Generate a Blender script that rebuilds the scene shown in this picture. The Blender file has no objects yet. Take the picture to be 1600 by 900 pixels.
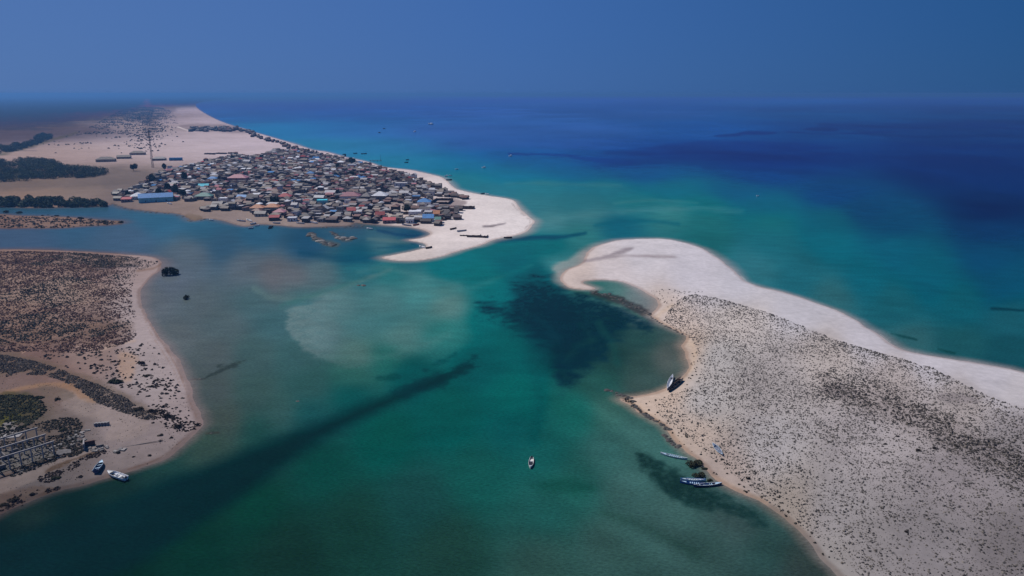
import bpy, math, random
import numpy as np
from mathutils import Vector, Matrix
random.seed(7); RNG = np.random.default_rng(11)
SC = bpy.context.scene; COL = SC.collection
R = math.radians
# ------------------------------------------------------------------ camera model
CAM_H, FPX, HORIZON = 110.0, 1150.0, 146.0
PITCH = math.atan((450-HORIZON)/FPX); CP, SP = math.cos(PITCH), math.sin(PITCH)
def ground(u, v, z=0.0):
    """photo point -> place on the level z (metres, camera stands at the origin)"""
    x = (np.asarray(u, float)-800)/FPX; y = (450-np.asarray(v, float))/FPX
    dy = CP+y*SP; dz = -SP+y*CP
    t = (CAM_H-z)/np.maximum(-dz, 1e-9)
    return x*t, dy*t
def project(x, y, z=0.0):
    f = y*CP-(z-CAM_H)*SP; up = y*SP+(z-CAM_H)*CP
    return 800+FPX*x/f, 450-FPX*up/f
# ------------------------------------------------------------------ noise
def _h(ix, iy, s):
    n = (ix*374761393+iy*668265263+s*1442695041) & 0xffffffff
    n = ((n ^ (n >> 13))*1274126177) & 0xffffffff
    return ((n ^ (n >> 16)) & 0xffff)/65535.0
def vnoise(x, y, s=0):
    ix = np.floor(x).astype(np.int64); iy = np.floor(y).astype(np.int64)
    fx = x-ix; fy = y-iy; fx = fx*fx*(3-2*fx); fy = fy*fy*(3-2*fy)
    a = _h(ix, iy, s); b = _h(ix+1, iy, s); c = _h(ix, iy+1, s); d = _h(ix+1, iy+1, s)
    return (a+(b-a)*fx)*(1-fy)+(c+(d-c)*fx)*fy
def fbm(x, y, s=0, o=4):
    t = 0.0; a = 0.5; n = 0.0
    for k in range(o):
        t = t+a*vnoise(x, y, s+k*17); n += a; a *= .55; x = x*2.03+3.1; y = y*2.03-1.7
    return t/n            # 0..1
def sstep(a, b, x):
    t = np.clip((x-a)/(b-a), 0, 1); return t*t*(3-2*t)
# ------------------------------------------------------------------ outlines
def smooth(pts, n=3, closed=True):
    p = np.array(pts, float); m = len(p); out = []
    for i in range(m if closed else m-1):
        a, b = p[i], p[(i+1) % m]
        q0 = p[(i-1) % m] if closed or i > 0 else a
        q3 = p[(i+2) % m] if closed or i+2 < m else b
        for k in range(n):
            t = k/n
            out.append(.5*((2*a)+(b-q0)*t+(2*q0-5*a+4*b-q3)*t*t+(3*a-q0-3*b+q3)*t**3))
    if not closed: out.append(p[-1])
    return np.array(out)
def seg_dist(X, Y, P, closed=True, want_t=False):
    d2 = np.full(X.shape, 1e30); n = len(P); T = np.zeros(X.shape)
    for i in range(n if closed else n-1):
        ax, ay = P[i]; bx, by = P[(i+1) % n]
        ex, ey = bx-ax, by-ay; L = ex*ex+ey*ey
        if L < 1e-12: continue
        t = np.clip(((X-ax)*ex+(Y-ay)*ey)/L, 0, 1)
        q = (X-ax-t*ex)**2+(Y-ay-t*ey)**2
        if want_t:
            m = q < d2; T = np.where(m, (i+t)/(n-1), T)
        d2 = np.minimum(d2, q)
    return (np.sqrt(d2), T) if want_t else np.sqrt(d2)
def inside(X, Y, P):
    c = np.zeros(X.shape, bool); n = len(P)
    for i in range(n):
        ax, ay = P[i]; bx, by = P[(i+1) % n]
        if ay == by: continue
        m = ((ay > Y) != (by > Y)) & (X < (bx-ax)*(Y-ay)/(by-ay)+ax)
        c ^= m
    return c
def sdist(X, Y, P):
    d = seg_dist(X, Y, P); return np.where(inside(X, Y, P), d, -d)
MAINLAND = [(520,147.6),(430,149.2),(380,152),(340,156.5),(308,161.5),(311,171),(335,185),(360,195),(385,202),(400,207),(450,221.5),(474,229),(489,234),(507,236.5),(525,241),(540,245.5),(567,251),(582,255),(600,261),(641,265.5),(666,270.6),(688,276),(698,282),(706,290),(716,296),(739.5,301.6),(768,306.5),(792,310),(804,314),(810,322),(819,332),(830,341),(835,346),(832,352),(824.5,361),(806,368),(787,371),(768,376),(749,384),(720,391),(685,402),(650,407.5),(615,407),(594,402.5),(615,398),(640,393),(662,387.5),(667,383),(655,379),(636,375),(656,372.5),(670,367),(671,363),(658,358.5),(639,355),(617,353),(594,351.5),(571,350),(555,348),(545,352.5),(510,354),(468,355),(440,352.5),(405,350.5),(385,354),(362.5,349.5),(346,344.5),(322,341.5),(304,345),(292,340),(280,334.5),(250,332),(224.5,329),(205,326.5),(190,323.5),(176,318.5),(165,322),(100,324),(37,324.5),(0,323),(-200,321),(-700,320),(-1400,316),(-2600,300),(-4000,240),(-4000,150),(-2000,147.6)]
ISLET = [(-900,330),(-300,331),(-100,334),(0,335),(30,337),(80,338),(130,341),(165,344),(186,345),(193,348),(178,351),(140,353),(100,356),(50,356.5),(0,357),(-200,358),(-600,356),(-1000,345)]
LEFTLAND = [(-1400,395),(-600,391),(-200,389.5),(0,389.5),(75,390.5),(150,394),(200,397.5),(237,401.5),(250,407),(252,414),(247,424),(232,436),(221,452),(221,467),(227,490),(237,510),(252,530),(270,550),(282,567),(291,585),(297,602),(306,630),(315,650),(317,662),(308,675),(292,690),(264,715),(222,731),(200,738),(167,747),(125,760),(83,770),(42,786),(0,804),(-80,850),(-200,920),(-500,1150),(-1500,1300),(-2600,900)]
RIGHTLAND = [(881,444),(876,436),(877,428),(886,421),(900,416),(912,408),(914,399),(922,390),(938,382),(965,375.5),(1002,373),(1045,374),(1072,380),(1095,387.5),(1115,399),(1135,412.5),(1150,426),(1165,439.5),(1190,448.5),(1215,454),(1240,461),(1279.5,475),(1316,489),(1347,507),(1371,521.5),(1389.5,535),(1414,547),(1460,556.5),(1505,564),(1551,571.5),(1600,583),(1750,625),(2100,760),(2900,1150),(2600,1800),(1700,1500),(1420,1060),(1345,960),(1308,898),(1288,878),(1272,858),(1250,832),(1225,810),(1200,792),(1185,783),(1150,768),(1130,757),(1112,745),(1100,730),(1085,715),(1065,700),(1050,685),(1038,667),(1020,656),(1000,645),(984,634),(968,624),(980,620),(995,618),(1020,613),(1040,606),(1058,596),(1070,586),(1075,576),(1074,565),(1069,553),(1065,542),(1069,530),(1072,525),(1052,515),(1030,504),(1017,493),(1021,487),(1027,478),(1025,470),(1011,459),(990,447),(970,440),(940,437.5),(916,439),(912,442.5),(929,449.5),(926,452.5),(905,452),(890,449.5)]
def to_world(poly, n=3, z=0.0):
    p = smooth(poly, n); x, y = ground(p[:, 0], p[:, 1], z); return np.stack([x, y], 1)
LANDS = [to_world(q) for q in (MAINLAND, ISLET, LEFTLAND, RIGHTLAND)]
def land_sd(X, Y):
    X = np.asarray(X, float); Y = np.asarray(Y, float)
    s = None
    for P in LANDS:
        q = sdist(X, Y, P); s = q if s is None else np.maximum(s, q)
    # natural unevenness of the shoreline
    return s+(fbm(X/9, Y/9, 3)-.5)*2.4*np.minimum(1, np.hypot(X, Y)/260)
def land_z(X, Y, sd=None):
    X = np.asarray(X, float); Y = np.asarray(Y, float)
    if sd is None: sd = land_sd(X, Y)
    up = 1.5*(1-np.exp(-np.maximum(sd, 0)/16))
    dune = (fbm(X/38, Y/38, 21, 3)-.5)*1.5+(fbm(X/11, Y/11, 5, 3)-.5)*.5
    return np.where(sd > 0, up+dune*sstep(4, 30, sd)*.8, np.maximum(-2.2, sd*.12))
def zat(x, y): return float(land_z(np.array([x]), np.array([y]))[0])
def place(u, v, on_land=True):
    """where the thing whose foot is seen at photo point (u, v) stands"""
    x, y = ground(u, v); z = 0.0
    if on_land:
        for _ in range(3):
            z = max(0.0, zat(float(x), float(y))); x, y = ground(u, v, z)
    return float(x), float(y), z
# ------------------------------------------------------------------ tone: what a base colour must be for a seen colour
def lin(c):
    c = np.asarray(c, float)/255.0
    return np.where(c <= .04045, c/12.92, ((c+.055)/1.055)**2.4)
HAZE_BETA = 0.00013
SUN_EL, SUN_AZ = 50.0, -58.0     # azimuth from the view axis (+Y), negative = towards -X
GAIN = np.array([1.12, 1.143, 1.253]); AIR = np.array([.052, .128, .30])
DEP = [0, .6, 1.2, 2.3, 4, 6.5, 10.9, 16.1, 27, 34, 90]
SHEEN = [.3, .3, .28, .25, .205, .137, .078, .043, .012, .008, .006]
LOSS = [.67, .67, .67, .70, .75, .82, .895, .94, .985, .99, .99]
def base_from_seen(c, x, y, water=False):
    """the surface's own colour for a colour seen from 110 m up: takes off the blue air, the sky's sheen on water and the daylight level"""
    d = np.sqrt(x*x+y*y+CAM_H**2); T = np.exp(-HAZE_BETA*d)[:, None]
    el, az = math.radians(SUN_EL), math.radians(SUN_AZ)
    mu = (x*math.sin(az)*math.cos(el)+y*math.cos(az)*math.cos(el)-CAM_H*math.sin(el))/d
    ph = (1-.09)/(1.09-.6*mu)**1.5
    b = lin(c)-AIR*ph[:, None]*(1-T); g = T*GAIN
    if water:
        dep = np.degrees(np.arcsin(CAM_H/d)); h = np.hypot(x, y)
        ca = ((x*math.sin(az)+y*math.cos(az))/h)[:, None]
        sky = np.concatenate([np.interp(ca, (-.05, .53, .93), q) for q in ((.022, .056, .086), (.095, .146, .184), (.255, .385, .415))], 1)
        b = b-T*sky*np.interp(dep, DEP, SHEEN)[:, None]; g = g*np.interp(dep, DEP, LOSS)[:, None]
    else:
        b = b-T*np.array([.004, .004, .006])
    return np.clip(b/g, .0012, .75)
W_SAMPLES = [
(450,156,58,100,160),(800,156,60,98,163),(1200,156,52,88,148),(1550,156,44,78,134),
(400,178,40,100,160),(500,175,46,95,160),(700,175,57,96,163),(1000,175,52,88,150),(1300,175,40,75,130),(1550,175,34,68,120),
(430,205,48,115,165),(550,205,52,105,167),(700,205,56,95,162),(900,205,52,92,158),(1100,205,42,80,145),(1300,208,30,64,120),(1550,203,24,58,108),
(500,228,50,120,160),(600,230,48,114,162),(750,225,52,90,158),(900,228,48,86,155),(1030,232,36,70,136),(1200,235,27,58,120),(1500,230,20,52,108),
(620,253,45,120,155),(720,256,35,110,150),(800,244,34,85,148),(850,256,20,90,140),(950,252,25,62,128),(1200,255,22,52,115),(1500,255,15,48,100),
(720,281,42,120,140),(800,272,15,105,140),(900,272,10,90,135),(1000,275,12,76,130),(1200,275,18,60,118),(1500,280,10,45,95),
(760,297,45,115,135),(850,291,42,113,130),(950,291,38,108,125),(1050,296,15,100,125),(1150,300,10,80,118),(1300,305,8,60,110),(1550,305,8,42,88),
(830,320,50,115,130),(900,320,42,108,123),(1000,318,35,108,120),(1100,320,20,102,115),(1200,322,10,88,115),(1350,330,6,66,106),(1550,330,5,42,85),
(860,347,68,124,134),(920,338,58,116,126),(1050,333,50,114,120),(960,352,22,92,114),(1100,345,32,102,110),(1200,345,28,102,110),(1300,345,12,86,105),(1400,350,5,66,98),(1550,360,5,50,85),
(790,388,10,102,112),(860,388,5,95,106),(910,368,45,112,118),(1100,374,28,96,104),(1200,380,30,95,102),(1300,380,18,90,100),(1400,390,5,80,95),(1550,400,3,62,88),
(1180,418,45,100,105),(1250,430,30,88,95),(1350,430,18,85,95),(1450,430,8,78,90),(1570,440,5,68,88),
(1300,470,45,90,92),(1400,480,25,80,85),(1500,480,18,78,85),(1580,495,26,78,84),
(1420,538,46,86,86),(1500,540,28,75,76),(1580,550,22,68,72),(1750,560,18,62,66),(1750,400,3,58,82),(1750,300,5,40,84),(1750,200,18,50,98),
(50,328,50,85,115),(120,333,52,88,118),(250,345,50,95,125),(320,355,48,92,120),(400,366,45,90,120),(30,372,62,86,115),(200,375,65,92,120),(350,385,50,85,112),(480,385,33,75,105),(560,400,18,75,100),(610,357,42,80,108),(605,378,78,112,122),(640,364,28,72,102),(620,388,25,85,105),(540,362,50,86,112),(-200,372,62,86,112),
(300,400,86,100,114),(270,440,95,98,108),(380,418,92,98,106),(425,432,104,97,100),(465,438,108,99,102),(500,428,88,104,109),(560,418,42,104,115),(610,425,40,110,116),(700,410,10,105,115),(800,408,5,95,110),(845,428,5,78,92),(760,440,20,105,112),
(300,480,90,95,98),(350,505,86,95,97),(400,470,78,99,102),(470,462,72,108,110),(535,475,80,117,121),(562,505,67,114,120),(505,525,84,113,116),(610,505,62,115,121),(600,470,76,120,125),(650,460,68,124,128),(700,480,84,122,122),(620,520,80,120,120),(560,552,76,110,108),(430,500,68,94,97),(460,560,64,91,90),(400,555,70,88,87),(330,555,88,92,92),(240,470,98,98,102),(270,530,96,97,98),
(330,610,80,84,82),(400,612,64,82,78),(480,600,54,84,80),(550,582,44,94,90),(600,562,30,95,92),(440,640,60,84,79),(350,660,74,77,71),
(700,520,42,110,110),(760,500,5,95,100),(800,540,0,88,92),(750,565,0,80,85),(640,588,12,78,82),(550,622,16,76,78),(480,650,32,73,72),(400,680,30,70,68),(330,692,48,72,68),
(800,620,0,88,85),(700,650,5,80,78),(600,685,8,74,70),(500,725,12,65,61),(400,785,12,58,52),(300,845,12,50,46),(170,890,8,42,40),(900,650,10,85,75),(850,700,8,75,68),(750,740,14,75,69),(650,780,24,68,68),(550,820,22,60,56),(450,862,20,52,49),(700,860,26,61,56),(850,800,15,69,61),(900,760,18,75,65),(950,700,38,85,78),(1000,680,48,90,82),(955,640,48,94,84),(980,760,46,84,77),(1050,805,44,77,70),(1150,812,46,71,66),(1100,860,37,67,60),(950,850,38,71,63),(850,875,32,65,56),(1200,860,28,58,52),(1255,885,36,52,46),(800,670,4,72,70),
(30,872,8,32,38),(100,830,10,38,42),(60,818,26,46,48),(200,775,20,46,48),(250,742,28,60,60),(-200,980,8,32,36),(500,1000,20,50,46),(1000,1000,30,60,52),
(840,520,6,62,74),(900,540,12,46,58),(870,500,10,50,66),(960,560,28,62,65),(1000,570,48,75,75),(1040,560,78,88,88),(1000,530,36,70,72),(960,505,18,54,60),(945,597,34,80,77),(1000,603,56,80,79),
(930,446,48,104,104),(960,455,78,120,120),(990,468,105,120,125),(1010,482,110,115,120),(866,412,70,130,136)]
L_SAMPLES = [
(740,335,213,203,207),(800,335,213,204,208),(700,380,208,197,200),(650,403,203,190,190),(690,290,212,201,206),(600,270,196,182,190),(500,240,186,172,184),(450,225,180,166,178),(400,210,176,162,174),(330,190,172,160,178),(300,172,168,156,175),(300,230,180,166,177),(380,225,179,167,183),(230,235,174,159,168),(120,240,162,144,148),(60,245,150,132,136),(240,200,152,140,150),(200,185,120,112,126),(100,205,88,86,106),(30,210,82,80,104),(60,185,62,72,102),(0,170,52,74,110),(120,168,52,74,112),(200,165,60,80,118),(230,160,62,84,126),(100,158,62,92,140),(250,157,70,95,148),(0,151.5,78,108,158),(150,151.5,76,108,160),(0,157,62,88,132),(150,157,62,88,136),(-400,180,60,75,104),(-400,220,80,80,102),
(450,300,120,108,114),(300,290,122,110,116),(600,300,124,112,116),(560,330,130,117,120),(350,330,138,124,126),(300,327,142,126,124),(260,322,134,118,118),(420,348,142,128,128),(520,350,130,116,118),(640,350,190,176,178),(200,310,110,100,106),(170,285,112,103,108),(60,297,138,120,116),(30,305,134,114,110),(130,300,128,114,114),(40,290,110,96,98),(-300,300,126,110,110),
(0,345,120,98,98),(100,346,128,106,104),(180,348,120,100,98),(-300,345,120,98,98),
(50,420,132,106,98),(150,410,134,109,104),(100,460,140,117,110),(50,500,134,108,99),(150,520,124,101,95),(235,420,158,136,132),(225,440,160,138,134),(215,480,160,142,140),(225,530,164,146,144),(270,580,160,142,140),(290,640,150,132,130),(240,600,154,138,136),(240,700,138,122,120),(200,720,126,112,110),(180,670,142,126,125),(190,640,138,122,121),(100,600,126,100,94),(30,600,118,96,92),(60,570,112,88,84),(140,560,140,116,110),(120,700,102,91,90),(60,760,100,91,91),(0,790,96,82,82),(30,690,104,96,98),(40,650,84,74,66),(130,650,108,95,92),(-300,500,110,88,82),(-200,800,92,80,78),
(900,430,196,180,178),(960,425,202,192,198),(1000,400,200,194,204),(1080,430,196,191,203),(1150,450,192,188,200),(1250,480,188,184,195),(1350,530,186,181,192),(1450,565,186,181,192),(1550,590,184,179,190),(1600,610,186,180,188),(1040,490,190,174,170),(1075,550,180,160,150),(1040,620,188,168,158),(1080,680,180,162,154),(1130,740,168,150,144),(1230,805,160,146,138),(1310,890,150,142,140),
(1150,500,186,176,176),(1120,560,178,170,170),(1100,630,178,170,170),(1200,600,166,156,156),(1300,560,172,162,162),(1400,600,164,154,156),(1500,640,158,149,151),(1590,690,146,137,140),(1200,700,172,164,166),(1350,700,164,154,156),(1500,750,148,138,141),(1300,800,154,146,148),(1450,850,138,130,133),(1590,880,124,116,119),(1350,880,142,134,136),(1800,800,128,120,122),(1800,1100,120,112,114)]
def _tone(q):
    u, v, r, g, b = q
    k = float(np.clip((u-680)/150, 0, 1)*np.clip((v-590)/60, 0, 1)); r, g, b = r+12*k, g+11*k, b+17*k
    k = float(np.clip((u-960)/120, 0, 1)*np.clip((v-335)/30, 0, 1)*np.clip((575-v)/15, 0, 1)*(1 if u > 1110 else 0)); g, b = g+9*k, b+18*k
    k = float(np.clip((u-950)/300, 0, 1)*np.clip((335-v)/30, 0, 1)); r, g, b = r-3*k, g+7*k, b+7*k
    k = float(np.clip((560-u)/80, 0, 1)*np.clip((v-395)/30, 0, 1)*np.clip((690-v)/30, 0, 1)); r, b = r-9*k, b+6*k
    return u, v, max(r, 0), g, b
W_SAMPLES = [_tone(q) for q in W_SAMPLES]
def wcoord(v): return 330*np.log(np.maximum(v-112, 25))+.45*np.maximum(0, v-480)
def sample_field(S, U, V):
    S = np.array(S, float); su, sw, sc = S[:, 0], wcoord(S[:, 1]), S[:, 2:]
    W = wcoord(V); out = np.zeros((len(U), 3))
    for a in range(0, len(U), 20000):
        b = slice(a, a+20000)
        ku = .36+.64*sstep(230, 400, V[b, None])
        d2 = ((U[b, None]-su)*ku)**2+(W[b, None]-sw)**2
        eps = 650+900*sstep(300, 220, V[b, None])+900*sstep(600, 720, V[b, None])
        w = 1/(d2+eps)**2.4
        out[b] = (w@sc)/w.sum(1)[:, None]
    return out
# strokes: outline or centre line, colour, softness, noise, strength
W_STROKES = [
('poly',[(752,478),(772,476),(800,484),(800,462),(815,445),(835,437),(862,443),(880,453),(930,462),(960,475),(1000,497),(1012,508),(990,512),(968,520),(955,540),(945,560),(922,572),(902,588),(885,602),(874,590),(868,565),(864,545),(838,530),(815,515),(790,500),(770,490)],(13,46,62),14,14,.9),
('line',[(690,592),(633,615),(583,637),(533,658),(480,684),(433,708),(380,737),(333,763),(280,788),(233,815),(150,853),(50,893),(-80,943)],[2,5,8,11,16,23,31,37,44,49,55,60,64],(8,40,47),17,1.5,.95),
('poly',[(618,612),(650,598),(690,582),(728,566),(742,562),(744,570),(712,590),(672,606),(640,618)],(5,50,60),6,9,.72),
('line',[(530,570),(590,560),(650,543),(700,524)],[3,6,5,2],(86,117,117),12,4,.38),
('line',[(665,578),(690,565),(712,553)],[3,4,2],(6,58,66),4,5,.5),
('line',[(590,590),(610,590),(620,588)],[3,4,3],(12,62,66),4,6,.55),
('line',[(655,606),(690,592),(735,572)],[4,5,3],(4,48,56),3,3,.5),
('poly',[(995,703),(1030,722),(1060,742),(1095,757),(1130,772),(1180,797),(1196,822),(1170,815),(1130,802),(1090,792),(1050,780),(1020,752),(1000,725)],(16,44,46),8,7,.8),
('poly',[(449,486),(447,500),(453,520),(470,541),(492,556),(520,567),(548,574),(590,568),(640,553),(700,530),(780,502),(840,440),(800,400),(700,395),(640,400),(598,414),(566,434),(532,454),(500,467),(465,478)],(104,124,128),4.5,6,.72,(448,590)),
('line',[(398,452),(425,464),(465,466),(520,456),(560,440),(610,422)],[4,4,3,2,2,2],(98,124,126),5,2,.55),
('line',[(440,478),(500,458),(570,436)],[3,4,3],(55,104,106),5,2,.5),
('line',[(560,425),(600,418),(640,428),(720,448)],[3,3,3,3],(78,126,130),6,2,.4),
('line',[(640,470),(720,455),(790,430),(830,415)],[3,4,3,2],(60,122,126),7,2,.4),
('poly',[(945,238),(1000,233),(1060,223),(1150,221),(1290,228),(1290,234),(1200,240),(1120,250),(1020,246)],(24,60,120),3,3,.6),
('poly',[(1150,208),(1170,205),(1212,207),(1200,211),(1165,211)],(26,60,118),1.5,1,.8),
('poly',[(1118,212),(1150,209),(1160,212),(1125,214)],(26,56,112),1.2,1,.6),
('poly',[(1255,203),(1280,198),(1310,201),(1300,206)],(24,58,114),1.5,1,.8),
('poly',[(1275,194),(1310,192),(1350,196),(1430,192),(1600,188),(1760,186),(1760,222),(1600,225),(1450,226),(1380,215),(1340,206)],(24,63,116),2.0,3,.65),
('line',[(1330,196),(1420,200),(1500,197),(1610,203)],[1,1.5,1,1.5],(20,58,110),1.2,1.2,.6),
('line',[(1360,210),(1450,214),(1560,212),(1640,216)],[1,2,1.5,2],(20,58,108),1.5,1.5,.55),
('line',[(1230,206),(1300,209),(1400,206)],[.6,1,.8],(24,56,112),1,1,.6),
('line',[(1000,241),(1100,238),(1220,243),(1330,240)],[1,2,1.5,1],(20,54,112),2,1.5,.5),
('line',[(1100,262),(1250,268),(1400,280)],[2,3,2],(14,54,108),3,2,.4),
('line',[(795,240),(840,241),(885,243),(930,250),(985,255)],[1,2,2.5,3,3],(22,64,128),2,1.5,.7),
('poly',[(930,262),(1100,255),(1300,262),(1500,285),(1600,310),(1760,330),(1760,265),(1400,240),(1100,243)],(14,54,110),8,5,.5),
('line',[(772,376),(800,374),(840,371),(880,370),(915,364)],[2,3,3.5,3,1.5],(8,66,94),3,1,.8),
('line',[(845,350),(880,341),(930,334),(1000,329),(1090,326),(1160,330)],[3,4,4,3,3,3],(72,126,136),6,3,.5),
('line',[(790,287),(850,286),(910,288),(970,289)],[2,2.5,2,2],(64,122,134),4,2,.45),
('line',[(960,318),(1020,313),(1090,317)],[1.5,2,1.5],(60,118,126),3,1,.5),
('line',[(930,352),(1000,345),(1060,350)],[2,3,2],(14,86,108),4,1,.6),
('line',[(322,590),(345,579),(383,563)],[4,6,2],(44,58,62),3,7,.75),
('line',[(298,593),(320,592)],[1.2,1.2],(48,52,56),1.2,1,.7),
('line',[(322,677),(342,676)],[1.5,1.5],(56,58,58),1.5,1,.7),
('line',[(1392,521),(1412,526),(1432,531)],[1,2,1],(16,60,66),1.5,1,.8),
('line',[(1466,545),(1478,549),(1492,552)],[1,1.6,1],(16,60,64),1.2,1,.7),
('line',[(1550,482),(1570,483),(1640,488)],[1.6,2,1],(10,56,72),1.5,1.2,.8),
('line',[(590,360),(620,366),(655,369)],[2,2.5,2],(24,62,96),2,1,.7),
('line',[(590,388),(620,386),(645,386)],[1,2,1],(26,78,104),2,1,.6),
('line',[(575,373),(610,376),(640,380)],[2,3,1],(88,116,122),3,1,.6),
('line',[(470,395),(540,405),(590,402)],[4,7,2],(16,66,94),6,2,.5),
('poly',[(862,418),(885,406),(912,392),(920,398),(915,410),(900,418),(884,424),(878,436),(872,432)],(146,150,152),5,2,.8),
('poly',[(482,366),(492,362),(500,370),(530,380),(524,386),(505,382),(490,376)],(80,84,88),2,3,.7),
('poly',[(518,360),(528,366),(552,372),(545,377),(525,374)],(70,76,84),2,3,.7),
('poly',[(520,352),(575,353),(570,359),(530,357)],(62,76,96),2,3,.6),
('poly',[(922,455),(940,458),(975,466),(1000,477),(1016,489),(1008,493),(985,484),(955,472),(930,462)],(52,56,62),2.5,4,.85),
('line',[(890,453),(930,463),(960,474),(995,492),(1012,502)],[1,1.5,1.5,1.5,1],(46,86,82),2,1,.6),
('poly',[(950,607),(985,613),(1000,612),(990,620),(965,620)],(60,72,72),2,3,.6),
('line',[(935,505),(955,535),(965,570)],[3,5,3],(26,72,74),7,4,.6),
('line',[(905,505),(920,520),(925,545)],[2,3,2],(22,58,66),5,4,.5),
('line',[(800,478),(830,490),(858,515),(880,548)],[2,4,4,3],(22,58,72),6,6,.45),
('line',[(885,560),(905,540),(930,530)],[4,5,3],(24,66,70),8,5,.5),
('line',[(1111,397),(1116,400),(1121,403)],[.9,1.1,.9],(200,205,208),.6,.5,.8),
('line',[(1158,432),(1163,437),(1167,441)],[.9,1.2,.9],(200,205,208),.6,.5,.8),
('line',[(1376,523),(1384,530),(1391,535)],[.9,1.1,.9],(190,198,200),.6,.5,.7),
('line',[(1300,481),(1312,486),(1322,490)],[.4,.5,.4],(170,185,186),.6,.5,.5),
('line',[(806,316),(813,326),(824,336),(832,344)],[.9,.8,.8,.4],(190,192,194),.6,.5,.5),
('line',[(1085,760),(1120,780)],[3,3],(18,46,48),4,3,.5),
('poly',[(830,755),(880,745),(930,765),(900,775),(850,770)],(12,66,58),10,5,.4),
('line',[(830,560),(845,620),(835,690)],[8,10,8],(2,70,76),12,6,.4),
('line',[(940,800),(1020,830),(1090,870)],[4,6,6],(30,62,56),10,4,.4),
]
L_SAMPLES = [(u, v, r*.97, g_*1.0, b*1.045) if u < 330 and v > 395 else (u, v, r, g_, b) for u, v, r, g_, b in L_SAMPLES]
L_SAMPLES = [(u, v, r*.945, g_*.96, b*.98) if u > 1085 and 495 < v and (u-1085)*.39+495 < v+12 else (u, v, r, g_, b) for u, v, r, g_, b in L_SAMPLES]
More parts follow.
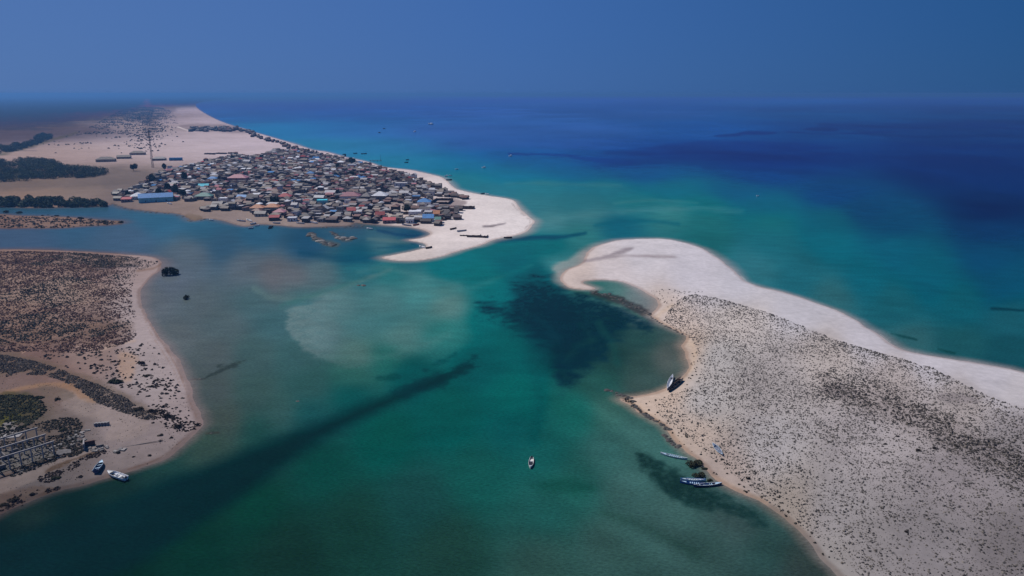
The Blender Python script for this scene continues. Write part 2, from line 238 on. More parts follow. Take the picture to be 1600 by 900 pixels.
L_STROKES = [
('line',[(944,608),(965,616),(984,627),(1002,643),(1022,655),(1042,668)],[1.5,2,2.5,2,1.5,1],(64,58,56),1.5,2.5,.8),
('line',[(1036,680),(1048,690),(1064,701)],[1.5,2.5,1.2],(62,58,56),1.5,2.5,.75),
('poly',[(-60,552),(30,558),(75,570),(130,590),(180,610),(215,633),(250,650),(225,657),(195,646),(150,630),(120,607),(70,590),(20,592),(-60,602)],(96,84,78),5,4,.6),
('line',[(226,478),(233,500),(246,525),(262,550),(278,578),(289,606),(300,636),(307,652)],[.7]*8,(134,110,104),.8,.8,.6),
('line',[(222,486),(229,506),(241,530),(256,553),(272,580),(283,606)],[.6]*6,(136,114,107),.8,.8,.45),
('line',[(200,734),(250,716),(290,684)],[.6,.7,.6],(112,92,88),.8,.8,.5),
('line',[(800,318),(808,328),(822,340),(829,346),(820,358)],[.6]*5,(150,138,140),.7,.6,.6),
('poly',[(945,403),(960,396),(985,389),(990,392),(975,398),(955,402)],(142,133,142),2.5,1.5,.9),
('poly',[(905,407),(950,401),(1000,402),(1050,402),(1057,405),(1040,407),(990,404),(945,407),(915,410)],(152,142,150),2.5,1.5,.85),
('line',[(755,357),(772,355),(790,351)],[1.4,1.8,.8],(120,112,120),1,.8,.9),
('poly',[(658,312),(705,312),(728,318),(722,324),(680,324)],(132,120,126),2,2,.8),
('line',[(150,423),(185,420),(216,418)],[1.5,2,1.2],(84,82,94),1.5,1,.85),
('line',[(215,425),(240,420),(252,412)],[1.5,1.5,1],(120,96,88),1.5,1,.6),
('poly',[(0,619),(40,609),(80,602),(112,604),(130,618),(150,632),(128,630),(105,614),(80,609),(40,616),(0,628)],(148,116,96),2.5,2,.7),
('poly',[(100,615),(140,632),(175,640),(215,655),(235,670),(200,692),(165,690),(170,670),(140,655),(100,640)],(143,129,128),5,4,.6),
('poly',[(0,626),(30,620),(55,628),(62,645),(40,660),(0,676)],(64,62,50),5,5,.75),
('poly',[(0,655),(22,650),(34,655),(10,672),(0,674)],(76,78,46),4,4,.7),
('poly',[(60,610),(100,612),(118,622),(100,630),(70,626)],(98,88,84),3,4,.6),
('poly',[(0,676),(60,664),(110,655),(130,665),(125,680),(95,705),(60,720),(0,745)],(86,76,74),4,5,.7),
('poly',[(0,672),(22,668),(30,674),(22,684),(0,692)],(132,128,134),2,3,.7),
('poly',[(0,757),(60,735),(120,712),(150,700),(160,704),(110,728),(60,752),(0,775)],(134,121,119),3,3,.6),
('line',[(0,752),(60,728),(110,715)],[1.5,2,1],(66,52,48),1.5,2,.7),
('line',[(72,742),(110,725),(160,708)],[2,3,2],(70,56,50),1.5,3,.7),
('poly',[(0,778),(30,768),(60,762),(90,766),(70,775),(30,785),(0,797)],(86,72,68),3,4,.6),
('line',[(0,528),(38,540),(36,556),(60,538),(110,524),(160,508)],[1,1.2,1.2,1,1,1],(170,138,126),1,1,.6),
('line',[(0,480),(60,495),(120,480),(180,470)],[1,1,1,1],(160,130,118),1,1.2,.4),
('line',[(120,545),(160,548),(210,535)],[1.5,3,2],(168,146,138),2,2,.7),
('poly',[(190,555),(215,560),(205,600),(185,590)],(164,134,118),5,4,.6),
('poly',[(120,400),(200,405),(215,420),(150,424),(90,440),(110,450),(150,440),(100,455)],(92,80,78),8,6,.3),
('poly',[(0,512),(60,516),(120,505),(200,505),(205,522),(170,540),(100,545),(0,548)],(96,78,74),7,6,.45),
('poly',[(0,430),(120,436),(190,450),(180,470),(60,480),(0,472)],(150,130,124),10,8,.5),
('poly',[(1280,592),(1320,600),(1370,612),(1440,640),(1520,680),(1600,715),(1760,780),(1760,830),(1600,765),(1520,725),(1440,690),(1360,650),(1290,620)],(122,113,116),14,8,.45),
('poly',[(1285,612),(1310,607),(1335,612),(1320,624),(1290,622)],(118,110,114),4,4,.6),
('poly',[(1465,622),(1490,618),(1520,625),(1525,634),(1490,637),(1470,630)],(130,122,128),4,3,.6),
('line',[(1050,478),(1025,500),(1060,520),(1084,545),(1080,575),(1060,602)],[2,3,3,3,3,3],(196,172,154),4,2,.5),
('line',[(985,628),(1030,660),(1060,690),(1100,735),(1150,765),(1200,787)],[4,5,4,4,4,3],(196,170,152),4,2,.45),
('poly',[(0,284),(80,281),(165,279),(180,290),(110,296),(0,298)],(104,96,102),4,3,.6),
('poly',[(165,262),(230,268),(235,285),(190,300),(160,290)],(104,97,104),5,5,.7),
('poly',[(0,172),(60,163),(200,160),(215,172),(200,182),(150,190),(60,200),(0,205),(-900,205),(-900,165)],(44,62,96),4,6,.6),
('poly',[(0,205),(90,196),(150,196),(170,206),(90,216),(40,228),(0,236),(-600,238),(-600,210)],(78,78,102),4,5,.6),
('line',[(228,158),(232,172),(234,185),(234,205)],[3,5,8,10],(98,94,112),4,5,.6),
('poly',[(200,172),(260,164),(275,170),(265,178),(235,192),(205,190)],(92,96,122),4,5,.6),
('line',[(0,243),(40,232),(75,222),(120,208)],[2,2,2,1.5],(74,80,86),2,2,.6),
('poly',[(280,196),(320,194),(360,196),(400,204),(395,208),(330,207),(285,203)],(120,112,128),2,2,.6),
('line',[(278,199),(298,206)],[.5,.7],(215,205,210),.5,.2,.9),
('poly',[(180,305),(260,315),(300,322),(380,345),(340,340),(290,336),(240,330),(190,322)],(128,114,116),4,3,.4),
('poly',[(290,338),(300,335),(318,340),(308,346),(298,345)],(108,94,88),2,2,.7),
]
def apply_strokes(C, U, V, X, Y, strokes):
    for k, s in enumerate(strokes):
        if s[0] == 'poly':
            pts, col, soft, nz, st = s[1], s[2], s[3], s[4], s[5]; wid = None
        else:
            pts, wid, col, soft, nz, st = s[1], s[2], s[3], s[4], s[5], s[6]
        P = np.array(pts, float); m = 3*soft+nz*2+(max(wid) if wid else 0)
        sel = np.where((U > P[:, 0].min()-m) & (U < P[:, 0].max()+m) & (V > P[:, 1].min()-m) & (V < P[:, 1].max()+m))[0]
        if not len(sel): continue
        u, v = U[sel], V[sel]; D = np.hypot(X[sel], Y[sel])
        # breakup lives on the sea bed / ground, in metres
        pm = FPX/np.median(D)
        n1 = (fbm(X[sel]*pm/22, Y[sel]*pm/22, 40+k, 5)-.5)*2
        if wid is None:
            d = sdist(u, v, smooth(pts, 3))
        else:
            q, T = seg_dist(u, v, smooth(pts, 4, False), False, True)
            d = np.interp(T, np.linspace(0, 1, len(wid)), wid)-q
        a = sstep(-soft, soft, d+n1*nz*1.6)*st
        a = a*(1-.35*sstep(.45, .75, fbm(X[sel]*pm/9, Y[sel]*pm/9, 90+k, 4))*np.clip((nz-1.5)/3.5, 0, 1))
        fade = [q for q in s if isinstance(q, tuple) and len(q) == 2]
        if fade: a = a*(1-sstep(fade[0][0], fade[0][1], u))
        C[sel] = C[sel]*(1-a[:, None])+np.array(col, float)*a[:, None]
    return C
# ------------------------------------------------------------------ objects helpers
def tag(o, label=None, cat=None, group=None, kind=None):
    if label: o['label'] = label
    if cat: o['category'] = cat
    if group: o['group'] = group
    if kind or cat: o['kind'] = kind or 'thing'
    return o
def link(name, me, mat=None, parent=None, smooth_=False):
    o = bpy.data.objects.new(name, me); COL.objects.link(o)
    if mat is not None and not me.materials: me.materials.append(mat)
    if parent is not None: o.parent = parent
    return o
def empty(name, loc, rz=0.0, sc=1.0):
    o = bpy.data.objects.new(name, None); COL.objects.link(o); o.empty_display_size = .5
    o.location = loc; o.rotation_euler = (0, 0, rz); o.scale = (sc, sc, sc); return o
def mesh_np(name, V, F, cols=None, smooth_=False):
    """V (n,3), F (m,k) all faces of k corners; cols = per-vertex linear colours"""
    V = np.asarray(V, np.float32); F = np.asarray(F, np.int32); me = bpy.data.meshes.new(name)
    k = F.shape[1]
    me.vertices.add(len(V)); me.vertices.foreach_set('co', V.ravel())
    me.loops.add(F.size); me.loops.foreach_set('vertex_index', F.ravel())
    me.polygons.add(len(F)); me.polygons.foreach_set('loop_start', np.arange(0, F.size, k, dtype=np.int32))
    me.polygons.foreach_set('use_smooth', np.full(len(F), smooth_))
    if cols is not None:
        a = me.attributes.new('Col', 'FLOAT_COLOR', 'POINT')
        a.data.foreach_set('color', np.concatenate([cols, np.ones((len(V), 1))], 1).astype(np.float32).ravel())
    me.update(calc_edges=True); me.validate(); return me
class MB:
    """collects boxes, bars and free faces into ONE mesh"""
    def __init__(s): s.v = []; s.f = []
    def add(s, vs, fs):
        b = len(s.v); s.v += [tuple(x) for x in vs]; s.f += [tuple(i+b for i in f) for f in fs]; return s
    def box(s, x0, x1, y0, y1, z0, z1):
        return s.add([(x0,y0,z0),(x1,y0,z0),(x1,y1,z0),(x0,y1,z0),(x0,y0,z1),(x1,y0,z1),(x1,y1,z1),(x0,y1,z1)],
                     [(0,3,2,1),(4,5,6,7),(0,1,5,4),(1,2,6,5),(2,3,7,6),(3,0,4,7)])
    def bar(s, a, b, r0, r1=None, n=4):
        a = Vector(a); b = Vector(b); r1 = r0 if r1 is None else r1
        d = (b-a).normalized(); q = Vector((0,0,1)) if abs(d.z) < .9 else Vector((1,0,0))
        x = d.cross(q).normalized(); y = d.cross(x); vs = []
        for c, r in ((a, r0), (b, r1)):
            for k in range(n):
                t = 2*math.pi*(k+.5)/n; vs.append(c+x*math.cos(t)*r+y*math.sin(t)*r)
        fs = [(k, (k+1) % n, n+(k+1) % n, n+k) for k in range(n)]+[tuple(range(n-1,-1,-1)), tuple(range(n, 2*n))]
        return s.add(vs, fs)
    def mesh(s, name):
        me = bpy.data.meshes.new(name); me.from_pydata(s.v, [], s.f); me.update(); return me
    def build(s, name, mat=None, parent=None): return link(name, s.mesh(name), mat, parent)
# ------------------------------------------------------------------ materials
def nt(name):
    m = bpy.data.materials.new(name); m.use_nodes = True; t = m.node_tree
    return m, t, t.nodes['Principled BSDF']
def N(t, kind, **kw):
    n = t.nodes.new(kind)
    for k, v in kw.items(): setattr(n, k, v)
    return n
def mathn(t, op, a, b=None):
    n = N(t, 'ShaderNodeMath', operation=op)
    for i, x in enumerate((a, b)):
        if x is None: continue
        if isinstance(x, (int, float)): n.inputs[i].default_value = x
        else: t.links.new(x, n.inputs[i])
    return n.outputs[0]
def noise(t, scale, detail=3, rough=.55, vec=None):
    n = N(t, 'ShaderNodeTexNoise'); n.inputs['Scale'].default_value = scale
    n.inputs['Detail'].default_value = detail; n.inputs['Roughness'].default_value = rough
    if vec is not None: t.links.new(vec, n.inputs['Vector'])
    return n.outputs['Fac']
def rng(t, x, a, b, c, d):
    n = N(t, 'ShaderNodeMapRange'); t.links.new(x, n.inputs[0])
    for i, v in enumerate((a, b, c, d)): n.inputs[i+1].default_value = v
    return n.outputs[0]
def scalecol(t, col, fac):
    n = N(t, 'ShaderNodeVectorMath', operation='SCALE')
    if isinstance(col, tuple): n.inputs[0].default_value = col[:3]
    else: t.links.new(col, n.inputs[0])
    if isinstance(fac, (int, float)): n.inputs['Scale'].default_value = fac
    else: t.links.new(fac, n.inputs['Scale'])
    return n.outputs[0]
def bump(t, p, h, strength, dist):
    b = N(t, 'ShaderNodeBump'); b.inputs['Strength'].default_value = strength; b.inputs['Distance'].default_value = dist
    t.links.new(h, b.inputs['Height']); t.links.new(b.outputs[0], p.inputs['Normal'])
_mats = {}
def paint(name, col, rough=.7, var=.25, scale=1.5, bmp=0.0, rnd=.0):
    """weathered plain colour: uneven, with dirt, never one flat tone"""
    key = (name, col)
    if key in _mats: return _mats[key]
    m, t, p = nt(name); co = N(t, 'ShaderNodeTexCoord').outputs['Object']
    f = rng(t, noise(t, scale, 5, .6, co), .3, .7, 1-var, 1+var)
    if rnd:
        oi = N(t, 'ShaderNodeObjectInfo').outputs['Random']
        f = mathn(t, 'MULTIPLY', f, rng(t, oi, 0, 1, 1-rnd, 1+rnd))
    t.links.new(scalecol(t, col, f), p.inputs['Base Color'])
    p.inputs['Roughness'].default_value = rough; p.inputs['Specular IOR Level'].default_value = .3
    if bmp: bump(t, p, noise(t, scale*4, 3, .5, co), .6, bmp)
    _mats[key] = m; return m
def attr_mat(name, rough=.9, var=.2, scale=.8, bmp=0.0, spec=.1):
    m, t, p = nt(name); a = N(t, 'ShaderNodeAttribute', attribute_name='Col')
    co = N(t, 'ShaderNodeNewGeometry').outputs['Position']
    f = rng(t, noise(t, scale, 4, .6, co), .3, .7, 1-var, 1+var)
    t.links.new(scalecol(t, a.outputs['Color'], f), p.inputs['Base Color'])
    p.inputs['Roughness'].default_value = rough; p.inputs['Specular IOR Level'].default_value = spec
    if bmp: bump(t, p, noise(t, scale*2.5, 4, .6, co), .7, bmp)
    return m
# ------------------------------------------------------------------ ground and water sheets
def sheet_axes():
    us = np.concatenate([np.linspace(-2600, -80, 45)[:-1], np.arange(-80, 1680.1, USTEP), np.linspace(1680, 4200, 45)[1:]])
    v = [146.9, 147.4, 147.9]
    while v[-1] < 1500: v.append(v[-1]+(.8 if v[-1] < 260 else VSTEP if v[-1] < 930 else 12))
    return us, np.array(v)
USTEP, VSTEP = 2.0, 1.6
us, vs = sheet_axes(); GU, GV = np.meshgrid(us, vs); U = GU.ravel(); V_ = GV.ravel()
GX, GY = ground(U, V_); GD = np.sqrt(GX**2+GY**2+CAM_H**2)
SD = land_sd(GX, GY)
nu, nv = len(us), len(vs)
idx = np.arange(nu*nv).reshape(nv, nu)
QF = np.stack([idx[1:, :-1], idx[1:, 1:], idx[:-1, 1:], idx[:-1, :-1]], -1).reshape(-1, 4)
PPM = FPX/GD
# ground
LC = sample_field(L_SAMPLES, U, V_)
LC = apply_strokes(LC, U, V_, GX, GY, L_STROKES)
LC *= (1+.10*(fbm(GX/14, GY/14, 7, 4)-.5)+.10*(fbm(GX/90, GY/90, 9, 3)-.5))[:, None]
BASE = base_from_seen(LC, GX, GY)
WETL = 1.2+3.2*fbm(GX/60, GY/60, 31, 2)
wet = (1-sstep(.4, 1.0, SD/WETL))*.34
BASE = BASE*(1-wet[:, None]*np.array([.85, 1, 1.08]))
seabed = SD < -1
BASE[seabed] = BASE[seabed]*.8
LZ = land_z(GX, GY, SD)
gm = attr_mat('sand_ground', .95, .10, .35, .10, .05)
g = link('ground', mesh_np('ground', np.stack([GX, GY, LZ], 1), QF, BASE, True), gm)
tag(g, 'pale sand and scrub ground on both sides of the lagoon mouth', None, None, 'structure')
# heights read back from the ground sheet (much faster than the outline distance)
_LZ = LZ.reshape(nv, nu); _SD = SD.reshape(nv, nu)
def _look(A, x, y):
    u, v = project(np.asarray(x, float), np.asarray(y, float), 0.0)
    i = np.clip(np.interp(u, us, np.arange(nu)), 0, nu-1.001); j = np.clip(np.interp(v, vs, np.arange(nv)), 0, nv-1.001)
    i0, j0 = i.astype(int), j.astype(int); fi, fj = i-i0, j-j0
    return (A[j0, i0]*(1-fi)+A[j0, i0+1]*fi)*(1-fj)+(A[j0+1, i0]*(1-fi)+A[j0+1, i0+1]*fi)*fj
def land_sd(X, Y): return _look(_SD, X, Y)
def land_z(X, Y, sd=None): return _look(_LZ, X, Y)
# water
WC = sample_field(W_SAMPLES, U, V_)
WC = apply_strokes(WC, U, V_, GX, GY, W_STROKES)
nearw = 1-sstep(350, 900, GD); midw = (1-nearw)*(1-sstep(1200, 2600, GD)); farw = sstep(1200, 2600, GD)*(1-sstep(5000, 9000, GD))
WC *= (1+.18*nearw*(fbm(GX/26, GY/40, 13, 5)-.5)+.16*midw*(fbm(GX/70, GY/130, 14, 4)-.5)+.14*farw*(fbm(GX/260, GY/420, 15, 4)-.5))[:, None]
# sand waves on the channel bed
WC *= (1+.055*np.sin((GX*.62+GY*.35)/2.1+5*fbm(GX/30, GY/30, 16, 3))*(1-sstep(240, 380, GD))*sstep(-10, 40, GX))[:, None]
WB = base_from_seen(WC, GX, GY, True)
# shallow edge: the sand shows through a thin film of water
SHL = (2.5+9*fbm(GX/70, GY/70, 61, 2))*np.clip(GD/420, .55, 1.6)
edge = ((1-np.clip(-SD/SHL, 0, 1))**1.7)[:, None]*.72
sandc = base_from_seen(sample_field(L_SAMPLES, U, V_), GX, GY)*np.array([.62, .60, .58])
WB = WB*(1-edge)+sandc*edge
m, t, p = nt('sea_water'); a = N(t, 'ShaderNodeAttribute', attribute_name='Col')
pos = N(t, 'ShaderNodeNewGeometry').outputs['Position']
mp = N(t, 'ShaderNodeMapping'); t.links.new(pos, mp.inputs[0]); mp.inputs['Rotation'].default_value = (0, 0, R(35)); mp.inputs['Scale'].default_value = (1, 2.1, 1)
n1 = noise(t, .8, 4, .7, mp.outputs[0]); n2 = noise(t, .06, 3, .55, mp.outputs[0])
f = mathn(t, 'MULTIPLY', rng(t, n1, .38, .62, .80, 1.20), rng(t, n2, .38, .62, .93, 1.07))  # light and dark of the fine ripples put into the water colour
t.nodes.remove(p); df = N(t, 'ShaderNodeBsdfDiffuse'); gl = N(t, 'ShaderNodeBsdfGlossy'); gl.inputs['Roughness'].default_value = .15
t.links.new(scalecol(t, a.outputs['Color'], f), df.inputs['Color'])
fr = N(t, 'ShaderNodeFresnel'); fr.inputs['IOR'].default_value = 1.2
bp = N(t, 'ShaderNodeBump'); bp.inputs['Strength'].default_value = .5; bp.inputs['Distance'].default_value = .35
t.links.new(mathn(t, 'ADD', n1, mathn(t, 'MULTIPLY', n2, 2.0)), bp.inputs['Height'])
t.links.new(bp.outputs[0], df.inputs['Normal'])
bg_ = N(t, 'ShaderNodeBump'); bg_.inputs['Strength'].default_value = .22; bg_.inputs['Distance'].default_value = .2
t.links.new(n1, bg_.inputs['Height']); t.links.new(bg_.outputs[0], gl.inputs['Normal'])
ms = N(t, 'ShaderNodeMixShader'); t.links.new(mathn(t, 'MULTIPLY', fr.outputs[0], .42), ms.inputs[0])
t.links.new(df.outputs[0], ms.inputs[1]); t.links.new(gl.outputs[0], ms.inputs[2])
t.links.new(ms.outputs[0], t.nodes['Material Output'].inputs['Surface'])
w = link('sea_water', mesh_np('sea_water', np.stack([GX, GY, np.zeros_like(GX)], 1), QF, WB, True), m)
tag(w, 'turquoise lagoon water and deep blue sea with dark seagrass beds', None, None, 'structure')
# ------------------------------------------------------------------ sky, sun, air, camera
def setup_light():
    w = bpy.data.worlds.new('World'); SC.world = w; w.use_nodes = True; t = w.node_tree
    s = N(t, 'ShaderNodeTexSky'); s.sky_type = 'NISHITA'; s.sun_disc = False
    s.sun_elevation = R(SUN_EL); s.sun_rotation = R(SUN_AZ)
    s.altitude = 0; s.air_density = 1.0; s.dust_density = SKY_DUST; s.ozone_density = 3.0
    dirn = N(t, 'ShaderNodeTexCoord').outputs['Generated']
    dp = N(t, 'ShaderNodeVectorMath', operation='DOT_PRODUCT'); t.links.new(dirn, dp.inputs[0])
    dp.inputs[1].default_value = (math.sin(R(SUN_AZ)), math.cos(R(SUN_AZ)), 0)
    cr = N(t, 'ShaderNodeValToRGB'); t.links.new(rng(t, dp.outputs['Value'], -.05, .95, 0, 1), cr.inputs[0])
    e = cr.color_ramp.elements
    e[0].position = 0; e[0].color = (.016, .094, .28, 1); e[1].position = 1; e[1].color = (.094, .202, .485, 1)
    q = e.new(.58); q.color = (.055, .160, .45, 1)
    tint = N(t, 'ShaderNodeVectorMath', operation='MULTIPLY'); t.links.new(s.outputs[0], tint.inputs[0]); tint.inputs[1].default_value = SKY_TINT
    mx = N(t, 'ShaderNodeMix', data_type='RGBA'); mx.inputs[0].default_value = .75
    t.links.new(tint.outputs[0], mx.inputs[6]); t.links.new(scalecol(t, cr.outputs[0], 1/SKY_STR), mx.inputs[7])
    bg = t.nodes['Background']; bg.inputs['Strength'].default_value = SKY_STR
    t.links.new(mx.outputs[2], bg.inputs[0])
    L = bpy.data.lights.new('sun', 'SUN'); L.energy = 4.6; L.angle = R(.53); L.color = (1, .955, .89)
    o = bpy.data.objects.new('sun', L); COL.objects.link(o)
    el, az = R(SUN_EL), R(SUN_AZ)
    d = Vector((math.sin(az)*math.cos(el), math.cos(az)*math.cos(el), math.sin(el)))
    o.rotation_euler = d.to_track_quat('Z', 'Y').to_euler(); o.location = (-200, 100, 300)
SKY_STR, SKY_DUST, SKY_TINT = .08, .3, (.10, .17, .36)
def setup_haze():
    m = bpy.data.materials.new('haze_air'); m.use_nodes = True; t = m.node_tree; t.nodes.clear()
    v = N(t, 'ShaderNodeVolumePrincipled'); v.inputs['Color'].default_value = (*HAZE_COL, 1); v.inputs['Density'].default_value = HAZE_BETA
    v.inputs['Anisotropy'].default_value = .30
    out = N(t, 'ShaderNodeOutputMaterial'); t.links.new(v.outputs[0], out.inputs['Volume'])
    E = 400000.0
    o = MB().box(-E, E, -E, E, -3.4, CAM_H+6).build('haze', m)
    tag(o, 'thin blue haze lying over the sea and the coast', None, None, 'stuff')
HAZE_COL = (.115, .30, .66)
setup_light(); setup_haze()
cam = bpy.data.cameras.new('camera'); cam.sensor_width = 36; cam.lens = 36*FPX/1600; cam.clip_start = .5; cam.clip_end = 2.0e6
co = bpy.data.objects.new('camera', cam); COL.objects.link(co); co.location = (0, 0, CAM_H); co.rotation_euler = (math.pi/2-PITCH, 0, 0)
SC.camera = co
SC.view_settings.view_transform = 'Standard'; SC.view_settings.look = 'None'; SC.view_settings.exposure = 0; SC.view_settings.gamma = 1; SC.view_settings.use_curve_mapping = False
SC.cycles.use_denoising = True; SC.cycles.max_bounces = 4; SC.cycles.volume_bounces = 0; SC.cycles.transparent_max_bounces = 8
# ------------------------------------------------------------------ labels that single each thing out
LANDMARKS = {}            # phrase -> photo point
PENDING = []              # (object, u, v, description, landmarks allowed)
ORD = ['', 'second ', 'third ', 'fourth ', 'fifth ', 'sixth ', 'seventh ', 'eighth ', 'ninth ', 'tenth ', 'eleventh ', 'twelfth ', 'thirteenth ', 'fourteenth ', 'fifteenth ', 'sixteenth ']
def describe(o, u, v, text, marks): PENDING.append((o, u, v, text, marks))
def write_labels():
    groups = {}
    for o, u, v, text, marks in PENDING:
        lm = min(marks, key=lambda k: math.hypot(LANDMARKS[k][0]-u, (LANDMARKS[k][1]-v)*2.5))
        groups.setdefault((text, lm), []).append((math.hypot(LANDMARKS[lm][0]-u, (LANDMARKS[lm][1]-v)*2.5), o))
    for (text, lm), L in groups.items():
        L.sort(key=lambda q: q[0])
        for i, (d, o) in enumerate(L):
            if len(L) == 1: o['label'] = f'{text} by the {lm}'
            else:
                t = f'{text}, {ORD[min(i, 15)]}nearest of its kind to the {lm}'
                o['label'] = t if len(t.split()) <= 16 else f'{text}, {ORD[min(i, 15)]}nearest such to the {lm}'
# ------------------------------------------------------------------ scattered dry tufts (uncountable)
def tuft_points(poly, dens, seed, keep=None):
    P = to_world(poly, 2, 1.2); r = np.random.default_rng(seed)
    lo, hi = P.min(0), P.max(0); n = int((hi-lo).prod()*dens)
    n = min(n, 7000000); x = r.uniform(lo[0], hi[0], n); y = r.uniform(lo[1], hi[1], n)
    m = inside(x, y, P); x, y = x[m], y[m]
    u, v = project(x, y, 1.2); m = (u > -330) & (u < 1900) & (v < 1090); x, y = x[m], y[m]
    if keep is not None:
        u, v = project(x, y, 1.2); m = r.random(len(x)) < keep(x, y, u, v); x, y = x[m], y[m]
    return x, y
def tufts(name, label, x, y, rad, hgt, cols, mat, seed, sides=6):
    r = np.random.default_rng(seed); n = len(x)
    sd = land_sd(x, y); z = land_z(x, y, sd)
    ok = sd > .8; x, y, z = x[ok], y[ok], z[ok]; rad = rad[ok]; hgt = hgt[ok]; cols = cols[ok]; n = len(x)
    a = np.arange(sides)*2*np.pi/sides+r.uniform(0, 6, n)[:, None]; rr = rad[:, None]*r.uniform(.55, 1.3, (n, sides))
    V = np.zeros((n, sides+1, 3)); V[:, :sides, 0] = x[:, None]+np.cos(a)*rr; V[:, :sides, 1] = y[:, None]+np.sin(a)*rr
    V[:, :sides, 2] = z[:, None]-.06+hgt[:, None]*r.uniform(0, .45, (n, sides))
    V[:, sides, 0] = x+r.uniform(-.4, .4, n)*rad; V[:, sides, 1] = y+r.uniform(-.4, .4, n)*rad; V[:, sides, 2] = z+hgt
    b = (np.arange(n)*(sides+1))[:, None]; k = np.arange(sides)
    F = np.stack([b+k, b+(k+1) % sides, np.broadcast_to(b+sides, (n, sides))], -1).reshape(-1, 3)
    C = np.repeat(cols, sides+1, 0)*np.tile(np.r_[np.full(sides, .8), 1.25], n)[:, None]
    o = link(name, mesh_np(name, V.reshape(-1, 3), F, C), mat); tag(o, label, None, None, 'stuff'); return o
tm = attr_mat('dry_tufts', .95, .25, 3.0, 0, .05)
DUNE = [(1052,474),(1075,461),(1107,463),(1190,486),(1240,504),(1300,528),(1383,552),(1460,576),(1505,601),(1551,623),(1600,640),(1680,668),(1900,745),(1900,1090),(1480,1090),(1400,990),(1338,897),(1312,872),(1282,843),(1245,811),(1200,781),(1175,760),(1140,733),(1112,712),(1090,692),(1062,672),(1040,655),(1022,630),(1035,617),(1080,603),(1096,576),(1088,548),(1082,527),(1040,500)]
DARKBAND = smooth([(1275,590),(1330,590),(1400,608),(1470,640),(1560,680),(1680,730),(1680,800),(1560,745),(1480,702),(1400,668),(1340,640),(1290,620)], 2)
EDGE = smooth([(1052,474),(1075,461),(1107,463),(1190,486),(1240,504),(1300,528),(1383,552),(1460,576),(1505,601),(1551,623),(1600,640),(1680,668),(1900,745)], 2, False)
def keep_dune(x, y, u, v):
    band = sstep(-22, 24, sdist(u, v, DARKBAND))
    n = fbm(x/16, y/16, 51, 3); n2 = fbm(x/2.2, y/2.2, 53, 2)
    return np.clip((.66+.7*(n-.5)+.5*(fbm(x/48, y/48, 57, 2)-.5)+.34*band)*(.55+.45*sstep(.32, .6, n2))*(.5+.5*sstep(.34, .54, fbm(x/9, y/16, 58, 3))), 0, 1)
x, y = tuft_points(DUNE, 5.4, 3, keep_dune); print('dune tufts', len(x))
u, v = project(x, y, 1.2); band = sstep(-22, 24, sdist(u, v, DARKBAND)); rim = np.exp(-seg_dist(u, v, EDGE, False)/9)
r = np.random.default_rng(5); k = r.random(len(x))
rad = (.13+.30*k**5)*(1+.65*band*r.random(len(x))+.9*rim*r.random(len(x))); hgt = rad*r.uniform(.7, 1.25, len(x))
cols = np.array([.090, .080, .073])*r.uniform(.5, 1.6, (len(x), 1))*(1-.45*band[:, None])+np.array([.05, .04, .03])*(r.random((len(x), 1)) > .72)
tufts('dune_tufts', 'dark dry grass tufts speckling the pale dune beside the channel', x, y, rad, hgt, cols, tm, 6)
# sparse tufts straying on the smooth sand of the hooked spit
x, y = tuft_points([(1010,452),(1050,452),(1100,456),(1080,466),(1050,478),(1035,500),(1060,515),(1082,526),(1076,560),(1072,598),(1030,622),(1000,628),(1060,690),(1110,735),(1180,772),(1300,880),(1330,905),(1300,850),(1200,770),(1100,690),(1060,660),(1085,600),(1100,560),(1085,520),(1060,490)], .12, 8)
r = np.random.default_rng(9); rad = r.uniform(.15, .5, len(x))
tufts('beach_tufts', 'sparse dark tufts straying over the sand around the dune', x, y, rad, rad*1.0, np.array([.04,.036,.03])*r.uniform(.6,1.5,(len(x),1)), tm, 10)
SCRUB = [(-330,391),(-80,392),(75,392),(150,396),(205,400),(242,404),(246,409),(225,420),(212,432),(206,450),(206,470),(212,490),(214,512),(208,528),(180,542),(120,552),(40,550),(-80,552),(-330,556)]
def keep_scrub(x, y, u, v):
    n = fbm(x/22, y/22, 71, 4); n2 = fbm(x/4, y/4, 73, 2)
    path = seg_dist(u, v, np.array([(0,528),(38,540),(60,538),(110,524),(160,508),(205,492)], float), False)
    east = sstep(170, 235, u)
    south = sstep(500, 515, v)+sstep(425, 405, v)
    return np.clip((.62+.6*(n-.5)-.40*east+.25*south)*(.35+.65*sstep(.34, .52, n2))*sstep(.6, 2.2, path)*(1-east*sstep(.58, .46, fbm(x/7, y/7, 79, 3))), 0, 1)
x, y = tuft_points(SCRUB, 3.4, 13, keep_scrub)
r = np.random.default_rng(14); n = len(x); rad = (.16+.42*r.random(n)**2)*(.8+.5*fbm(x/15, y/15, 3, 2)); hgt = rad*r.uniform(.7, 1.3, n)
green = sstep(.45, .6, fbm(x/30, y/30, 75, 3))[:, None]
u, v = project(x, y, 1.2); gd = np.clip(sstep(.35, .7, green[:, 0])+sstep(200, 225, u), 0, 1)[:, None]
cols = (np.array([.115, .068, .056])*(1-gd)+np.array([.062, .055, .046])*gd)*r.uniform(.55, 1.7, (n, 1))
tufts('salt_scrub', 'low reddish brown scrub carpeting the flat land beside the lagoon', x, y, rad, hgt, cols, tm, 15)
